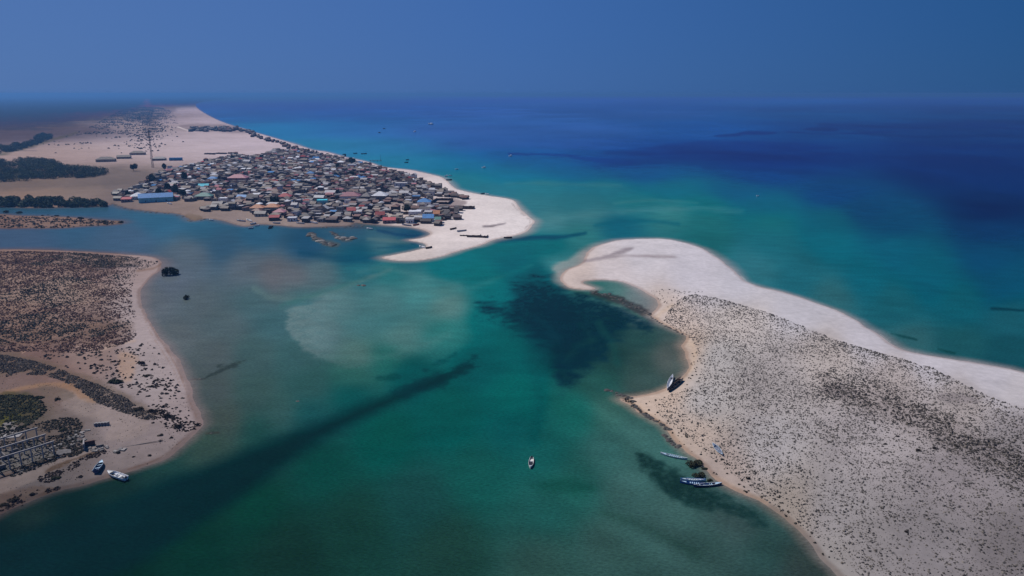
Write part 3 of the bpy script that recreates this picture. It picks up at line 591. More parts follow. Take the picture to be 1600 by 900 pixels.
def band_tufts(name, label, poly, dens, lo, hi, col, seed, noise_cut=.4):
    x, y = tuft_points(poly, dens, seed, lambda x, y, u, v: sstep(noise_cut-.1, noise_cut+.12, fbm(x/5, y/5, seed, 3)))
    r = np.random.default_rng(seed); n = len(x); rad = r.uniform(lo, hi, n)
    tufts(name, label, x, y, rad, rad*r.uniform(.6, 1.2, n), np.array(col)*r.uniform(.5, 1.6, (n, 1)), tm, seed+1, 7)
band_tufts('scrub_thicket', 'dark scrub thicket running diagonally beside the orange track', [(-60,552),(30,560),(75,572),(130,592),(180,612),(215,635),(245,652),(225,655),(195,645),(150,628),(120,606),(70,588),(20,590),(-60,600)], 4.6, .18, .58, (.085,.070,.060), 31, .34)
band_tufts('beach_scrub', 'scattered dry scrub on the sand above the lagoon beach', [(60,556),(180,548),(215,535),(232,530),(262,570),(285,610),(298,650),(262,655),(215,620),(160,590),(100,575)], .32, .25, .8, (.055,.044,.04), 33, .5)
band_tufts('green_ground_cover', 'dull green ground cover beside the orange track', [(-60,628),(28,618),(62,625),(72,640),(50,662),(20,672),(-60,690)], 4.0, .2, .6, (.040,.041,.025), 35, .38)
band_tufts('weed_cover', 'dark weeds growing among rubble beside the concrete frame', [(-60,740),(-60,690),(20,672),(80,655),(118,652),(128,668),(118,690),(135,700),(120,712),(95,716),(60,730),(0,748)], 3.6, .16, .55, (.042,.038,.031), 37, .42)
band_tufts('wrack_line', 'dark brown seaweed wrack along the channel beach', [(-60,800),(0,776),(45,764),(92,757),(96,766),(60,776),(30,788),(0,800),(-60,818)], 4.0, .16, .5, (.034,.024,.021), 39, .38)
band_tufts('driftweed', 'dark driftweed line above the two beached motorboats', [(60,744),(110,722),(150,706),(168,706),(120,728),(95,744),(70,752)], 5.0, .15, .45, (.034,.025,.022), 41, .34)
band_tufts('shore_weed', 'dark weed clumps between tide line and dune edge', [(1160,760),(1200,785),(1240,812),(1285,850),(1310,885),(1300,870),(1262,828),(1215,795),(1175,768)], .9, .25, .8, (.045,.04,.032), 43, .5)
band_tufts('ledge_weed', 'dark seaweed matted along the rocky ledge below the bay', [(944,605),(970,612),(990,626),(1004,641),(1024,653),(1046,666),(1042,672),(1016,658),(996,646),(980,632),(960,618),(944,610)], 3.0, .15, .5, (.030,.026,.022), 97, .36)
band_tufts('point_brush', 'dark twiggy brush piled on the sandy point', [(235,640),(262,642),(285,652),(312,656),(318,663),(300,668),(275,672),(255,664)], 3.2, .16, .55, (.034,.026,.023), 45, .40)
band_tufts('islet_scrub', 'low dark scrub covering the narrow creek islet', [(-80,335),(0,336),(30,338),(80,339),(130,342),(165,345),(186,346),(170,350),(100,354),(0,355),(-80,356)], .16, .5, 1.3, (.055,.045,.036), 95, .42)
x, y = tuft_points([(-60,600),(100,600),(230,560),(262,560),(290,620),(312,655),(300,680),(262,712),(200,735),(120,757),(40,782),(-60,825)], 1.1, 91, lambda x, y, u, v: .15+.85*sstep(.42, .62, fbm(x/7, y/7, 91, 3)))
r = np.random.default_rng(92); n = len(x); rad = .06+.2*r.random(n)**2.5
tufts('beach_litter', 'small dark bits of weed and twigs littering the near sandy shore', x, y, rad, rad*r.uniform(.4, .9, n), np.array([.06,.048,.042])*r.uniform(.5, 2.0, (n, 1)), tm, 93, 5)
# far scrub on the sand flats behind the village
def keep_far(x, y, u, v):
    c = np.exp(-((u-232)/26)**2)*sstep(255, 185, v)+.55*np.exp(-((u-150)/60)**2)*sstep(245, 215, v)*sstep(.5, .6, fbm(x/90, y/90, 5, 3))+.35*np.exp(-((u-190)/30)**2)*sstep(225, 190, v)
    return np.clip(c*sstep(.35, .6, fbm(x/30, y/60, 8, 3)), 0, 1)
x, y = tuft_points([(60,250),(60,225),(130,205),(190,172),(250,168),(275,180),(290,210),(330,250)], .012, 47, keep_far)
r = np.random.default_rng(48); n = len(x); rad = r.uniform(1.2, 3.2, n)
tufts('far_scrub', 'dark scrub bushes dotted over the far sand flats behind the village', x, y, rad, rad*1.0, np.array([.035,.036,.03])*r.uniform(.6,1.5,(n,1)), tm, 49, 7)
# ------------------------------------------------------------------ leaf clumps
leafm = attr_mat('leaves', .85, .35, .5, 0, .1)
def leaf_cloud(centers, radii, n, size, col, seed, flat=1.0):
    """many small leaf faces spread through several lobes"""
    r = np.random.default_rng(seed); c = np.array(centers, float); R_ = np.array(radii, float)
    w = R_**2/np.sum(R_**2); j = r.choice(len(c), n, p=w)
    d = r.normal(size=(n, 3)); d /= np.linalg.norm(d, axis=1)[:, None]; rr = r.uniform(.45, 1.0, n)**.5
    p = c[j]+d*(R_[j]*rr)[:, None]*np.array([1, 1, flat])
    q = r.normal(size=(n, 3)); q /= np.linalg.norm(q, axis=1)[:, None]; q = q*.6+d*.6; q /= np.linalg.norm(q, axis=1)[:, None]
    a = np.cross(q, r.normal(size=(n, 3))); a /= np.linalg.norm(a, axis=1)[:, None]; b = np.cross(q, a)
    s = (size*r.uniform(.6, 1.4, n))[:, None]
    V = np.stack([p-a*s, p+b*s*.55, p+a*s, p-b*s*.55], 1)
    C = np.array(col)*r.uniform(.55, 1.5, (n, 1))*(.85+.3*r.random((len(c), 1))[j])
    return V.reshape(-1, 3), np.arange(4*n).reshape(n, 4), np.repeat(C, 4, 0)
def lobes(n, rx, ry, rz, r0, r1, seed, z0=.35):
    r = np.random.default_rng(seed); c = []; q = []
    for i in range(n):
        a = r.uniform(0, 6.28); s = r.uniform(0, .75)**.6
        c.append((math.cos(a)*s*rx, math.sin(a)*s*ry, z0*rz+r.uniform(0, .55)*rz*(1-s*.5))); q.append(r.uniform(r0, r1))
    return c, q
BUSH = []
for i in range(4):
    c, q = lobes(9, .8, .6, .6, .24, .42, 100+i, .2)
    V, F, C = leaf_cloud(c, q, 900, .085, [(.040,.043,.024),(.034,.040,.022),(.048,.040,.028),(.034,.028,.024)][i], 200+i, .8)
    V[:, 2] = np.maximum(V[:, 2], -.02); BUSH.append(mesh_np('bush_leaves', V, F, C)); BUSH[-1].materials.append(leafm)
barkm = paint('bark', (.06, .045, .035), .9, .3, 3)
STEM = []
for i in range(2):
    b = MB(); r = random.Random(i)
    for k in range(5): a = r.uniform(0, 6.28); b.bar((math.cos(a)*.08, math.sin(a)*.08, -.1), (math.cos(a)*.5, math.sin(a)*.4, .5), .03, .012, 5)
    STEM.append(b.mesh('bush_stems')); STEM[-1].materials.append(barkm)
def bush(u, v, wpx, kind, text, marks, group, on_land=True, flat=1.0, cat='bush'):
    x, y, z = place(u, v, on_land); d = math.sqrt(x*x+y*y+CAM_H**2); w = wpx*d/FPX*(.8 if on_land else 1)
    e = empty('bush', (x, y, z-.05), random.uniform(0, .8) if wpx > 20 else random.uniform(0, 6.2)); s = w/2.1
    e.scale = (s*1.05, s*.85, s*.8*flat)
    link('foliage', BUSH[kind], None, e); link('stem', STEM[kind % 2], None, e)
    tag(e, None, cat, group); describe(e, u, v, text, marks); return e
LANDMARKS.update({'ruined concrete frame': (45, 700), 'white beached motorboat': (183, 746), 'sandy point': (310, 660), 'orange dirt track': (110, 606), 'lagoon bend': (235, 590), 'pair of shore mangroves': (1090, 730), 'upturned grey canoe': (1122, 705), 'boats in the bay': (1050, 600), 'dark dune hollow': (1320, 610), 'dark dune band': (1450, 700), 'low creek islet': (100, 345), 'salt scrub flat': (100, 470)})
LM_L = ['ruined concrete frame', 'white beached motorboat', 'sandy point', 'orange dirt track', 'lagoon bend']
LM_R = ['pair of shore mangroves', 'upturned grey canoe', 'boats in the bay', 'dark dune band']
for (u, v, w, k) in [(178,598,34,1),(222,568,22,3),(230,588,18,2),(236,604,16,2),(253,595,12,3),(262,605,10,3),(274,618,7,3),(251,627,7,3),(205,590,10,3),(212,593,8,2),(232,619,12,2),(178,565,14,2),(147,583,13,3),(239,661,11,3),(251,680,15,2),(268,684,12,3),(250,689,12,3),(234,712,13,3),(208,714,9,3),(278,668,28,3),(308,664,16,3),(261,651,28,3),(217,640,26,2),(236,643,24,3),(126,745,15,3),(86,748,20,1),(90,624,18,3),(185,708,14,3),(74,766,9,3),(89,762,13,3),(50,773,18,3),(22,781,24,2),(5,790,20,2),(35,790,6,3),(60,622,20,1),(120,664,14,2),(100,672,18,1),(108,700,18,3),(128,690,14,1),(112,710,16,2)]:
    bush(u, v, w, k, ['olive green bush', 'dull green bush', 'brown-green bush', 'dark brown dry bush'][k]+(' (broad)' if 0 else ''), LM_L, 'bushes on the sand by the ruin', True, .7)
for (u, v, w, k) in [(1136,740,9,3),(1150,740,8,3),(1165,737,8,3),(1169,748,18,3),(1149,727,7,3),(1132,722,5,3),(1155,757,9,2),(1170,767,8,3),(1200,770,9,3),(1210,771,10,3),(1217,777,10,2),(1190,776,9,2),(1104,711,4,3),(1132,733,6,3),(1435,704,18,3),(1460,701,16,3),(1384,694,12,3),(1347,708,7,3),(1495,697,15,2),(1402,682,12,3),(1392,752,9,3),(1416,831,14,3),(1232,800,10,2),(1250,816,9,3),(1268,832,9,3),(1318,612,8,3),(1300,622,9,3),(1040,500,6,3)]:
    bush(u, v, w, k, ['', '', 'small brown-green bush', 'small dark brown bush'][k], LM_R, 'bushes on the dune', True, .65)
e = bush(1010, 646, 9, 1, 'green bush', LM_R, 'bushes on the dune')
for (u, v, w, h, k, text) in [(1083,727,36,.8,0,'broad dark mangrove at the water edge behind the pale canoe'),(1100,733,13,.8,1,'small mangrove trailing behind the broad dark one'),(1090,745,28,.9,0,'rounded green mangrove beside the three moored canoes'),(1109,751,13,.9,1,'small mangrove between the rounded one and the blue canoe bow')]:
    e = bush(u, v, w, k, text, LM_R, 'shore mangroves', False, h, 'mangrove'); PENDING.pop(); e.name = 'mangrove_bush'; e['label'] = text
for (u, v, w, text) in [(264,430,31,'large dark mangrove bush standing in the lagoon shallows'),(291,467,15,'small dark mangrove standing alone in the lagoon')]:
    e = bush(u, v, w, 1, text, LM_R, 'mangroves in the lagoon', False, 1.55, 'mangrove'); PENDING.pop(); e.name = 'mangrove_bush'; e['label'] = text
for (u, v, w) in [(189,348,14),(164,347,15),(142,343,8),(125,342,15),(107,340,10),(88,338,10),(81,339,6),(66,337,6),(75,336,4),(57,338,4),(30,333,14),(10,332,16)]:
    bush(u, v, w, 1, 'dark round bush', ['low creek islet'], 'bushes on the creek islet', True, .9)
# mangrove woods that read as one mass
def wood(name, label, poly, spacing, r0, r1, seed):
    P = to_world(poly, 2, 1.0); r = np.random.default_rng(seed); lo, hi = P.min(0), P.max(0)
    n = int((hi-lo).prod()/spacing**2); x = r.uniform(lo[0], hi[0], n); y = r.uniform(lo[1], hi[1], n)
    m = inside(x, y, P) & (fbm(x/24, y/24, seed, 3) > .34); x, y = x[m], y[m]; z = np.maximum(0, land_z(x, y)); q = r.uniform(r0*.6, r1*1.15, len(x))*(.7+.6*fbm(x/30, y/30, seed+3, 2))
    c = np.stack([x, y, z+q*.7], 1); V, F, C = leaf_cloud(c, q, min(140000, len(x)*170), .62, (.062,.080,.044), seed, .9)
    tag(link(name, mesh_np(name, V, F, C), leafm), label, None, None, 'stuff'); print(name, len(x))
wood('mangrove_wood', 'dark green mangrove wood behind the sand flat', [(0,253),(40,250),(75,251),(92,258),(112,263),(150,266),(165,268),(162,275),(130,279),(95,279),(40,284),(-40,287),(-120,290),(-120,254)], 4.2, 2.2, 4.2, 61)
wood('mangrove_fringe', 'dark mangrove fringe along the creek bank', [(-120,316),(0,315),(60,314),(120,315),(160,317),(168,321),(120,323),(40,323),(-120,321)], 4.5, 2, 3.6, 62)
wood('far_mangroves', 'far strip of mangroves along the inland creek', [(-120,246),(0,241),(40,232),(72,222),(82,213),(60,212),(48,222),(0,231),(-120,236)], 9, 2.5, 5, 63)
# ------------------------------------------------------------------ rocks
rockm = paint('wet_rock', (.055, .050, .046), .8, .5, 2.5, .1, .4)
palerock = paint('pale_rock', (.20, .18, .165), .9, .35, 2.0, .1, .3)
ROCK = []
for i in range(4):
    bm = __import__('bmesh').new(); __import__('bmesh').ops.create_icosphere(bm, subdivisions=2, radius=1)
    r = random.Random(i)
    for w_ in bm.verts:
        c = w_.co; f = .75+.45*float(fbm(np.array([c.x*1.4+i*7]), np.array([c.y*1.4+c.z*1.1]), 20+i, 3)[0])
        w_.co = Vector((c.x*f*1.15, c.y*f, max(-.3, c.z*f*.6)))
    me = bpy.data.meshes.new('rock'); bm.to_mesh(me); bm.free(); me.materials.append(rockm); ROCK.append(me)
def rock(u, v, size, label, group, z=None, pale=False):
    x, y, zz = place(u, v, True); o = bpy.data.objects.new('rock', ROCK[random.randrange(4)]); COL.objects.link(o)
    o.location = (x, y, zz if z is None else z); o.rotation_euler = (0, 0, random.uniform(0, 6)); s = size*random.uniform(.6, 1.4); o.scale = (s*random.uniform(.8, 1.5), s, s*.7)
    if pale: o.material_slots[0].link = 'OBJECT'; o.material_slots[0].material = palerock
    return tag(o, label, 'rock', group)
def along(pts, n, spread):
    P = smooth(pts, 6, False); r = random.Random(len(pts)*7+n)
    for _ in range(n):
        p = P[int(r.random()*(len(P)-1))]; yield p[0]+r.uniform(-1, 1)*spread, p[1]+r.uniform(-1, 1)*spread*.6
for u, v in along([(947,609),(965,615),(982,622),(990,632),(1003,645),(1020,655),(1038,666),(1046,672)], 66, 2.6):
    rock(u, v, .6, 'dark seaweed-covered rock in the ledge running from the point below the bay', 'rocks of the ledge below the bay')
for u, v in along([(1038,680),(1046,688),(1056,696),(1064,700)], 20, 3):
    rock(u, v, .7, 'dark rock in the short clump at the water edge above the pale canoe', 'rocks above the pale canoe')
for u, v in along([(928,456),(945,460),(968,468),(985,476),(1000,484),(1014,491)], 72, 4.5):
    rock(u, v, .8, 'dark rock in the half-drowned bar closing the hooked spit pool', 'rocks of the bar at the spit pool', random.uniform(-.35, .1))
for u, v in along([(1014,492),(1030,504),(1052,515),(1070,524)], 32, 1.2):
    rock(u, v, .55, 'dark rock along the low bank below the hooked spit', 'rocks along the bank of the spit')
for u, v in along([(484,366),(491,370),(500,377),(512,382),(521,383),(508,378)], 34, 3):
    rock(u, v, 2.0, 'rock in the long islet lying off the village shore', 'rocks of the long islet', -.1, random.random() < .2)
for u, v in along([(527,371),(535,373),(545,374),(552,371)], 22, 2):
    rock(u, v, 2.0, 'rock in the short islet nearer the hooked village beach', 'rocks of the short islet', -.1, random.random() < .3)
for u, v in along([(519,361),(524,366),(530,368)], 12, 2):
    rock(u, v, 1.3, 'rock in the scattered stones between islets and village shore', 'scattered stones off the village', -.1)
for u, v in along([(505,356),(540,354.5),(575,353)], 20, 2):
    rock(u, v, .9, 'small dark stone on the muddy village foreshore', 'stones on the village foreshore', 0)
for u, v in along([(178,320),(205,328),(250,333.5),(282,337),(300,346),(320,342.5)], 30, 1.2):
    rock(u, v, 1.0, 'dark stone lining the creek bank below the blue hall', 'stones along the creek bank')
for (u, v, w) in [(560,446,1.1),(568,446,1.3),(465,627,.7),(312,592,.5),(330,677,.5)]:
    rock(u, v, w, None, 'snags in the lagoon', -.05)
    tag(bpy.context.scene.objects[-1] if 0 else COL.objects[-1], {560:'smaller of two dark snags in the middle of the lagoon',568:'bigger of two dark snags in the middle of the lagoon',465:'dark stone on the shelf edge above the deep channel',312:'small dark stone beside the seagrass strip off the beach',330:'small dark stone off the tip of the sandy point'}[u])
# ------------------------------------------------------------------ village
WALLS = {'grey cement': (.19,.165,.155), 'dark mud': (.075,.062,.06), 'cream': (.40,.35,.29), 'white': (.62,.60,.60), 'tan': (.25,.20,.165), 'pink': (.34,.20,.19)}
ROOFS = {'grey': (.20,.175,.168), 'dark grey': (.085,.072,.068), 'pale': (.42,.395,.40), 'rust brown': (.15,.075,.062), 'tan': (.27,.225,.19), 'red': (.33,.06,.06), 'blue': (.07,.20,.42), 'pink': (.36,.15,.17), 'white': (.66,.65,.68), 'orange': (.40,.17,.085), 'green': (.09,.21,.18), 'turquoise': (.06,.44,.52), 'dark brown': (.065,.042,.038)}
def wallm(n): return paint('wall_'+n.replace(' ', '_'), WALLS[n], .9, .3, .7, 0, .2)
def roofm(n): return paint('roof_'+n.replace(' ', '_'), ROOFS[n], .6 if n != 'tan' else .9, .3, .9, 0, .22)
doorm = paint('door_wood', (.055, .04, .035), .7, .3, 3)
winm = paint('window_dark', (.025, .025, .03), .3, .3, 3)
slot0 = paint('plain', (.2, .2, .2))
def house_meshes(w, d, h, kind):
    """wall, roof, door and windows of one house type; front looks towards -Y"""
    wl = MB(); x, y = w/2, d/2; rf = MB()
    if kind == 'flat':
        wl.box(-x, x, -y, y, -1.2, h); p = .35
        rf.box(-x+.18, x-.18, -y+.18, y-.18, h+.01, h+.08)
        rf.box(-x-.05, x+.05, -y-.05, -y+.15, h, h+p); rf.box(-x-.05, x+.05, y-.15, y+.05, h, h+p)
        rf.box(-x-.05, -x+.15, -y+.15, y-.15, h, h+p); rf.box(x-.15, x+.05, -y+.15, y-.15, h, h+p)
    elif kind == 'shed':
        h2 = h+d*.16
        wl.add([(-x,-y,-1.2),(x,-y,-1.2),(x,y,-1.2),(-x,y,-1.2),(-x,-y,h),(x,-y,h),(x,y,h2),(-x,y,h2)], [(0,3,2,1),(4,5,6,7),(0,1,5,4),(1,2,6,5),(2,3,7,6),(3,0,4,7)])
        o = .35; k = (h2-h)/d; za, zb = h-o*k+.03, h2+o*k+.03
        rf.add([(-x-o,-y-o,za),(x+o,-y-o,za),(x+o,y+o,zb),(-x-o,y+o,zb),(-x-o,-y-o,za+.1),(x+o,-y-o,za+.1),(x+o,y+o,zb+.1),(-x-o,y+o,zb+.1)], [(0,3,2,1),(4,5,6,7),(0,1,5,4),(1,2,6,5),(2,3,7,6),(3,0,4,7)])
    else:
        o = .45; r = h+d*(.30 if kind == 'gable' else .27); hip = 0 if kind == 'gable' else min(d*.5, w*.42)
        if kind == 'gable':
            wl.add([(-x,-y,-1.2),(x,-y,-1.2),(x,y,-1.2),(-x,y,-1.2),(-x,-y,h),(x,-y,h),(x,y,h),(-x,y,h),(-x,0,r),(x,0,r)],
                   [(0,3,2,1),(0,1,5,4),(2,3,7,6),(1,2,6,9,5),(3,0,4,8,7),(4,5,9,8),(6,7,8,9)])
        else: wl.box(-x, x, -y, y, -1.2, h)
        k = (r-h)/y; ze = h-o*k+.04; zr = r+.04; th = .12; rx = x+o-(hip+o if hip else 0)
        top = [(-x-o,-y-o,ze),(x+o,-y-o,ze),(x+o,y+o,ze),(-x-o,y+o,ze),(-rx,0,zr),(rx,0,zr)]
        vs = top+[(a,b,c+th) for a,b,c in top]
        rf.add(vs, [(6,7,11,10),(8,9,10,11),(7,8,11),(9,6,10),(1,0,4,5),(3,2,5,4),(2,1,5),(0,3,4),(0,1,7,6),(1,2,8,7),(2,3,9,8),(3,0,6,9)])
    dr = MB().box(-.5, .5, -y-.06, -y-.005, -.05, 2.05)
    wn = []
    for (cx, cz) in [(-x*.6, 1.5), (x*.6, 1.5)]+([(-x*.6, 4.4), (0, 4.4), (x*.6, 4.4)] if h > 5 else []):
        wn.append(MB().box(cx-.6, cx+.6, -y-.05, -y-.006, cz-.5, cz+.55))
    wn.append(MB().box(-x-.05, -x-.006, -.6, .6, 1.0, 2.05)); wn.append(MB().box(x+.006, x+.05, -.6, .6, 1.0, 2.05))
    return [('wall', wl.mesh('wall'), None), ('roof', rf.mesh('roof'), None), ('door', dr.mesh('door'), doorm)]+[('window', q.mesh('window'), winm) for q in wn]
PROTO = {}
def proto(w, d, h, kind):
    k = (w, d, h, kind)
    if k not in PROTO:
        PROTO[k] = house_meshes(w, d, h, kind)
        for n, me, m in PROTO[k]: me.materials.append(m or slot0)
    return PROTO[k]
def slot(o, m): o.material_slots[0].link = 'OBJECT'; o.material_slots[0].material = m; return o
HOUSES = []; BOXES = []     # BOXES: footprints already taken (x, y, half w, half d)
def house(x, y, rz, w, d, h, kind, wall, roof, name='house', scale=1.0):
    z = zat(x, y); e = empty(name, (x, y, z), rz, scale)
    for n, me, m in proto(w, d, h, kind):
        o = link(n, me, None, e)
        if n == 'wall': slot(o, wallm(wall))
        elif n == 'roof': slot(o, roofm(roof))
    HOUSES.append(e); BOXES.append((x, y, max(w, d)/2*scale, max(w, d)/2*scale)); return e
LANDMARKS.update({'long blue hall': (243,308), 'lattice mast': (239,262), 'green-roofed house': (317,307), 'lone blue house': (274,247), 'big rose-roofed house': (370,279), 'twin orange roofs': (412,325), 'front-row round tree': (428,316), 'turquoise house': (503,315), 'large pink-roofed house': (546,306), 'big white-roofed hall': (590,307), 'white two-storey house': (626,289), 'pale-blue-roofed house': (662,317), 'seaside tree clump': (550,252), 'white front house': (456,341), 'red sheds': (606,347), 'roofless dark square': (691,316), 'white gabled house': (394,311), 'deep blue roof': (650,308), 'lagoon boats': (395,350)})
VM = [k for k in LANDMARKS if k in ('long blue hall','lattice mast','green-roofed house','lone blue house','big rose-roofed house','twin orange roofs','front-row round tree','turquoise house','large pink-roofed house','big white-roofed hall','white two-storey house','pale-blue-roofed house','seaside tree clump','white front house','red sheds','roofless dark square','white gabled house','deep blue roof')]
# named houses: u, v of the front foot, width px, depth m, wall height, kind, wall, roof, turn, label
NAMED = [
(244,316,46,12,5.0,'gable','turquoise','blue',.22,'long blue-roofed hall with a pale turquoise gable end'),
(215,312,18,11,3.6,'hip','white','white',.2,'white hip-roofed house standing behind the long blue hall'),
(197,316,13,8,3.0,'shed','pink','red',.1,'small red-walled house at the creek end of the village'),
(317,312,24,11,3.6,'hip','grey cement','green',-.05,'green hip-roofed house facing the open yard'),
(318,295,14,8,3.2,'gable','white','turquoise',.1,'small turquoise-roofed house deep among grey roofs'),
(331,283,13,8,3.2,'hip','grey cement','blue',0,'small blue-roofed house beside the big rose roof'),
(274,251,17,9,4.2,'flat','blue','blue',.05,'lone blue-walled house on the open sand by the mast'),
(248,251,18,10,3.4,'hip','tan','grey',.05,'grey hip-roofed house standing alone beside the lattice mast'),
(164,253,24,14,4.2,'hip','tan','tan',.05,'broad tan hip-roofed house far out on the open sand'),
(193,248,18,9,3.2,'gable','tan','tan',.1,'tan gabled house on the open sand between two broader ones'),
(214,242,20,12,3.6,'hip','tan','tan',.05,'tan hip-roofed house farthest out on the open sand'),
(370,285,28,14,5.6,'hip','pink','pink',-.1,'big rose-pink hip-roofed house in the back rows'),
(348,317,12,8,4.6,'flat','white','white',0,'white flat-roofed house facing the open yard'),
(394,315,16,10,3.6,'gable','white','dark grey',.05,'white gabled house with dark roof facing the yard'),
(401,332,21,10,4.4,'hip','cream','orange',-.05,'orange hip-roofed cream house, the one nearer the yard'),
(424,331,22,10,4.4,'hip','cream','orange',-.05,'orange hip-roofed cream house, the one by the round tree'),
(435,337,18,9,3.2,'hip','grey cement','pink',-.1,'pink hip-roofed house in front of the twin orange roofs'),
(428,345,15,7,2.8,'shed','dark mud','red',.05,'long red shed on the lagoon beach'),
(456,346,14,7,3.0,'flat','white','white',0,'low white house with dark openings on the lagoon beach'),
(476,343,16,9,2.8,'hip','dark mud','dark grey',-.1,'dark hip-roofed house beside the white front house'),
(503,320,16,9,4.4,'flat','turquoise','turquoise',.05,'bright turquoise flat-roofed house in the middle of the village'),
(546,313,31,13,4.4,'hip','white','pink',-.06,'large pink hip-roofed house with white walls'),
(592,313,24,14,4.6,'hip','grey cement','white',-.1,'big white-roofed hall in the middle of the village'),
(571,313,14,12,4.0,'hip','grey cement','grey',-.1,'grey domed hall beside the big white-roofed hall'),
(444,313,19,11,4.0,'hip','cream','red',0,'red hip-roofed house just behind the round tree'),
(484,276,11,9,4.4,'hip','grey cement','blue',0,'small bright blue roof among the back rows'),
(549,264,13,10,6.2,'flat','white','white',-.1,'white two-storey block beside the seaside trees'),
(479,299,14,9,4.6,'flat','cream','tan',0,'yellowish flat-roofed house in the middle rows'),
(549,334,13,8,3.0,'gable','dark mud','red',.1,'red gabled roof near the lagoon front'),
(594,341,14,8,3.0,'gable','dark mud','red',.1,'red gabled house just behind the red sheds'),
(608,349,20,8,2.6,'shed','pink','red',.05,'long dark red shed on the shore of the hooked beach'),
(626,295,20,12,6.4,'flat','white','pale',-.05,'white two-storey house standing above the grey roofs'),
(669,306,19,10,4.4,'flat','white','grey',-.05,'white flat-roofed house near the sea beach'),
(660,298,14,10,3.6,'hip','cream','pale',-.1,'pale hip-roofed house behind the white one near the sea beach'),
(650,313,13,9,4.0,'flat','grey cement','blue',0,'deep blue flat roof near the village spit end'),
(662,322,21,11,4.0,'hip','white','blue',-.05,'white house with light blue hip roof near the spit'),
(648,338,20,9,4.0,'flat','white','white',0,'white flat house near the lagoon front by the spit'),
(669,347,17,9,3.4,'gable','white','blue',0,'blue-roofed white house on the shore by the spit'),
(682,340,10,8,3.6,'gable','tan','orange',0,'small orange-brown house beside the blue-roofed shore house'),
(684,349,9,7,3.0,'gable','cream','green',0,'small green-grey gabled hut beside the blue-roofed shore house'),
(523,262,20,8,3.4,'shed','white','grey',-.05,'pale long house in the seaward back rows'),
(515,306,16,9,3.6,'shed','cream','pale',0,'pale shed-roofed house above the turquoise house'),
(402,268,14,9,3.2,'flat','cream','tan',0,'tan flat house at the back edge of the village'),
]
WALLS['turquoise'] = (.25,.60,.66); WALLS['blue'] = (.06,.20,.36)
for (u, v, wpx, d, h, kind, wall, roof, rz, lab) in NAMED:
    x, y, z = place(u, v); D = math.sqrt(x*x+y*y+CAM_H**2); w = wpx*D/FPX*.95
    rz = rz-math.atan2(x, y)*.35
    e = house(x-math.sin(rz)*d/2, y+math.cos(rz)*d/2, rz, round(w, 1), d, h, kind, wall, roof)
    tag(e, lab, 'house', 'village houses')
    BOXES[-1] = (x, y+d/2, w/2+.5, d/2+1)
# roofless dark square and low ruins
VILLAGE = [(176,313),(196,301),(212,296),(228,286),(243,273),(262,266),(300,259),(330,252),(352,246),(365,243),(395,246),(415,241),(432,234),(455,236),(480,240),(500,243),(540,250),(580,260),(625,270),(655,281),(685,293),(706,303),(700,308),(682,307),(676,314),(688,322),(716,330),(704,342),(690,350),(650,348),(600,349),(560,347),(540,345),(500,346),(460,346),(440,345),(420,341),(395,333),(378,327),(352,330),(330,328),(322,322),(345,319),(330,313),(300,316),(262,311),(215,314)]
YARDS = [np.array(q, float) for q in ([(270,316),(300,317),(345,320),(322,326),(318,334),(268,326)], [(672,309),(684,309),(704,312),(706,321),(690,322),(672,322)], [(596,318),(634,318),(640,333),(624,333),(600,326)])]
TREES = [(209,267,11,11),(238,287,14,14),(257,266,8,10),(289,283,10,15),(275,305,13,17),(262,299,10,12),(286,308,12,12),(200,309,10,11),(248,305,10,10),(428,320,17,14),(550,257,14,11),(529,263,10,8),(551,276,13,10),(636,332,17,13),(373,304,9,8),(540,246,3,6),(363,250,8,7),(296,266,8,6),(423,337,7,6),(466,341,6,5),(340,305,9,7),(592,303,7,6)]
for (u, v, w, h) in TREES:
    x, y, z = place(u, v); D = math.hypot(x, y); q = w*D/FPX/2; BOXES.append((x, y, q*.8, q*.8))
PW = to_world(VILLAGE, 1, 1.5); lo, hi = PW.min(0), PW.max(0)
rr = np.random.default_rng(77); cands = []
tx = rr.uniform(lo[0], hi[0], 44000); ty = rr.uniform(lo[1], hi[1], 44000); ok = inside(tx, ty, PW) & (land_sd(tx, ty) > 4)
tx, ty = tx[ok], ty[ok]; tu, tv = project(tx, ty, 1.5)
ok = ~(inside(tu, tv, YARDS[0]) | inside(tu, tv, YARDS[1]) | inside(tu, tv, YARDS[2])); tx, ty, tu, tv = tx[ok], ty[ok], tu[ok], tv[ok]
A0 = -.10
def rot(x, y): return x*math.cos(A0)+y*math.sin(A0), -x*math.sin(A0)+y*math.cos(A0)
SIZES = [(4.5,4),(5.5,4.5),(7,5),(8,5.5),(6.5,4),(5.5,5.5),(10,6.5)]
NB = np.array([rot(a, b)+(c, d) for a, b, c, d in BOXES]); PLACED = []
taken = [tuple(q) for q in NB]
for x, y, u, v in zip(tx, ty, tu, tv):
    if u < 235 and rr.random() < .55: continue
    w, d = SIZES[rr.integers(len(SIZES))]; turn = rr.random() < .35
    hw, hd = (d/2, w/2) if turn else (w/2, d/2); g = 1.0 if rr.random() < .62 else rr.uniform(2, 5)
    a, b = rot(x, y); T = np.array(taken)
    if np.any((np.abs(T[:, 0]-a) < T[:, 2]+hw+g) & (np.abs(T[:, 1]-b) < T[:, 3]+hd+g)): continue
    taken.append((a, b, hw, hd)); PLACED.append((x, y, u, v, w, d, turn))
print('houses placed', len(PLACED))
PLACED.sort(key=lambda q: -(q[4]+q[5])/math.hypot(q[0], q[1])**2)
RW = [('grey',20),('dark grey',12),('pale',16),('rust brown',18),('tan',17),('dark brown',9),('red',2),('blue',2.5),('pink',4),('white',4.5)]
WW = [('grey cement',42),('dark mud',22),('cream',14),('white',8),('tan',12),('pink',2)]
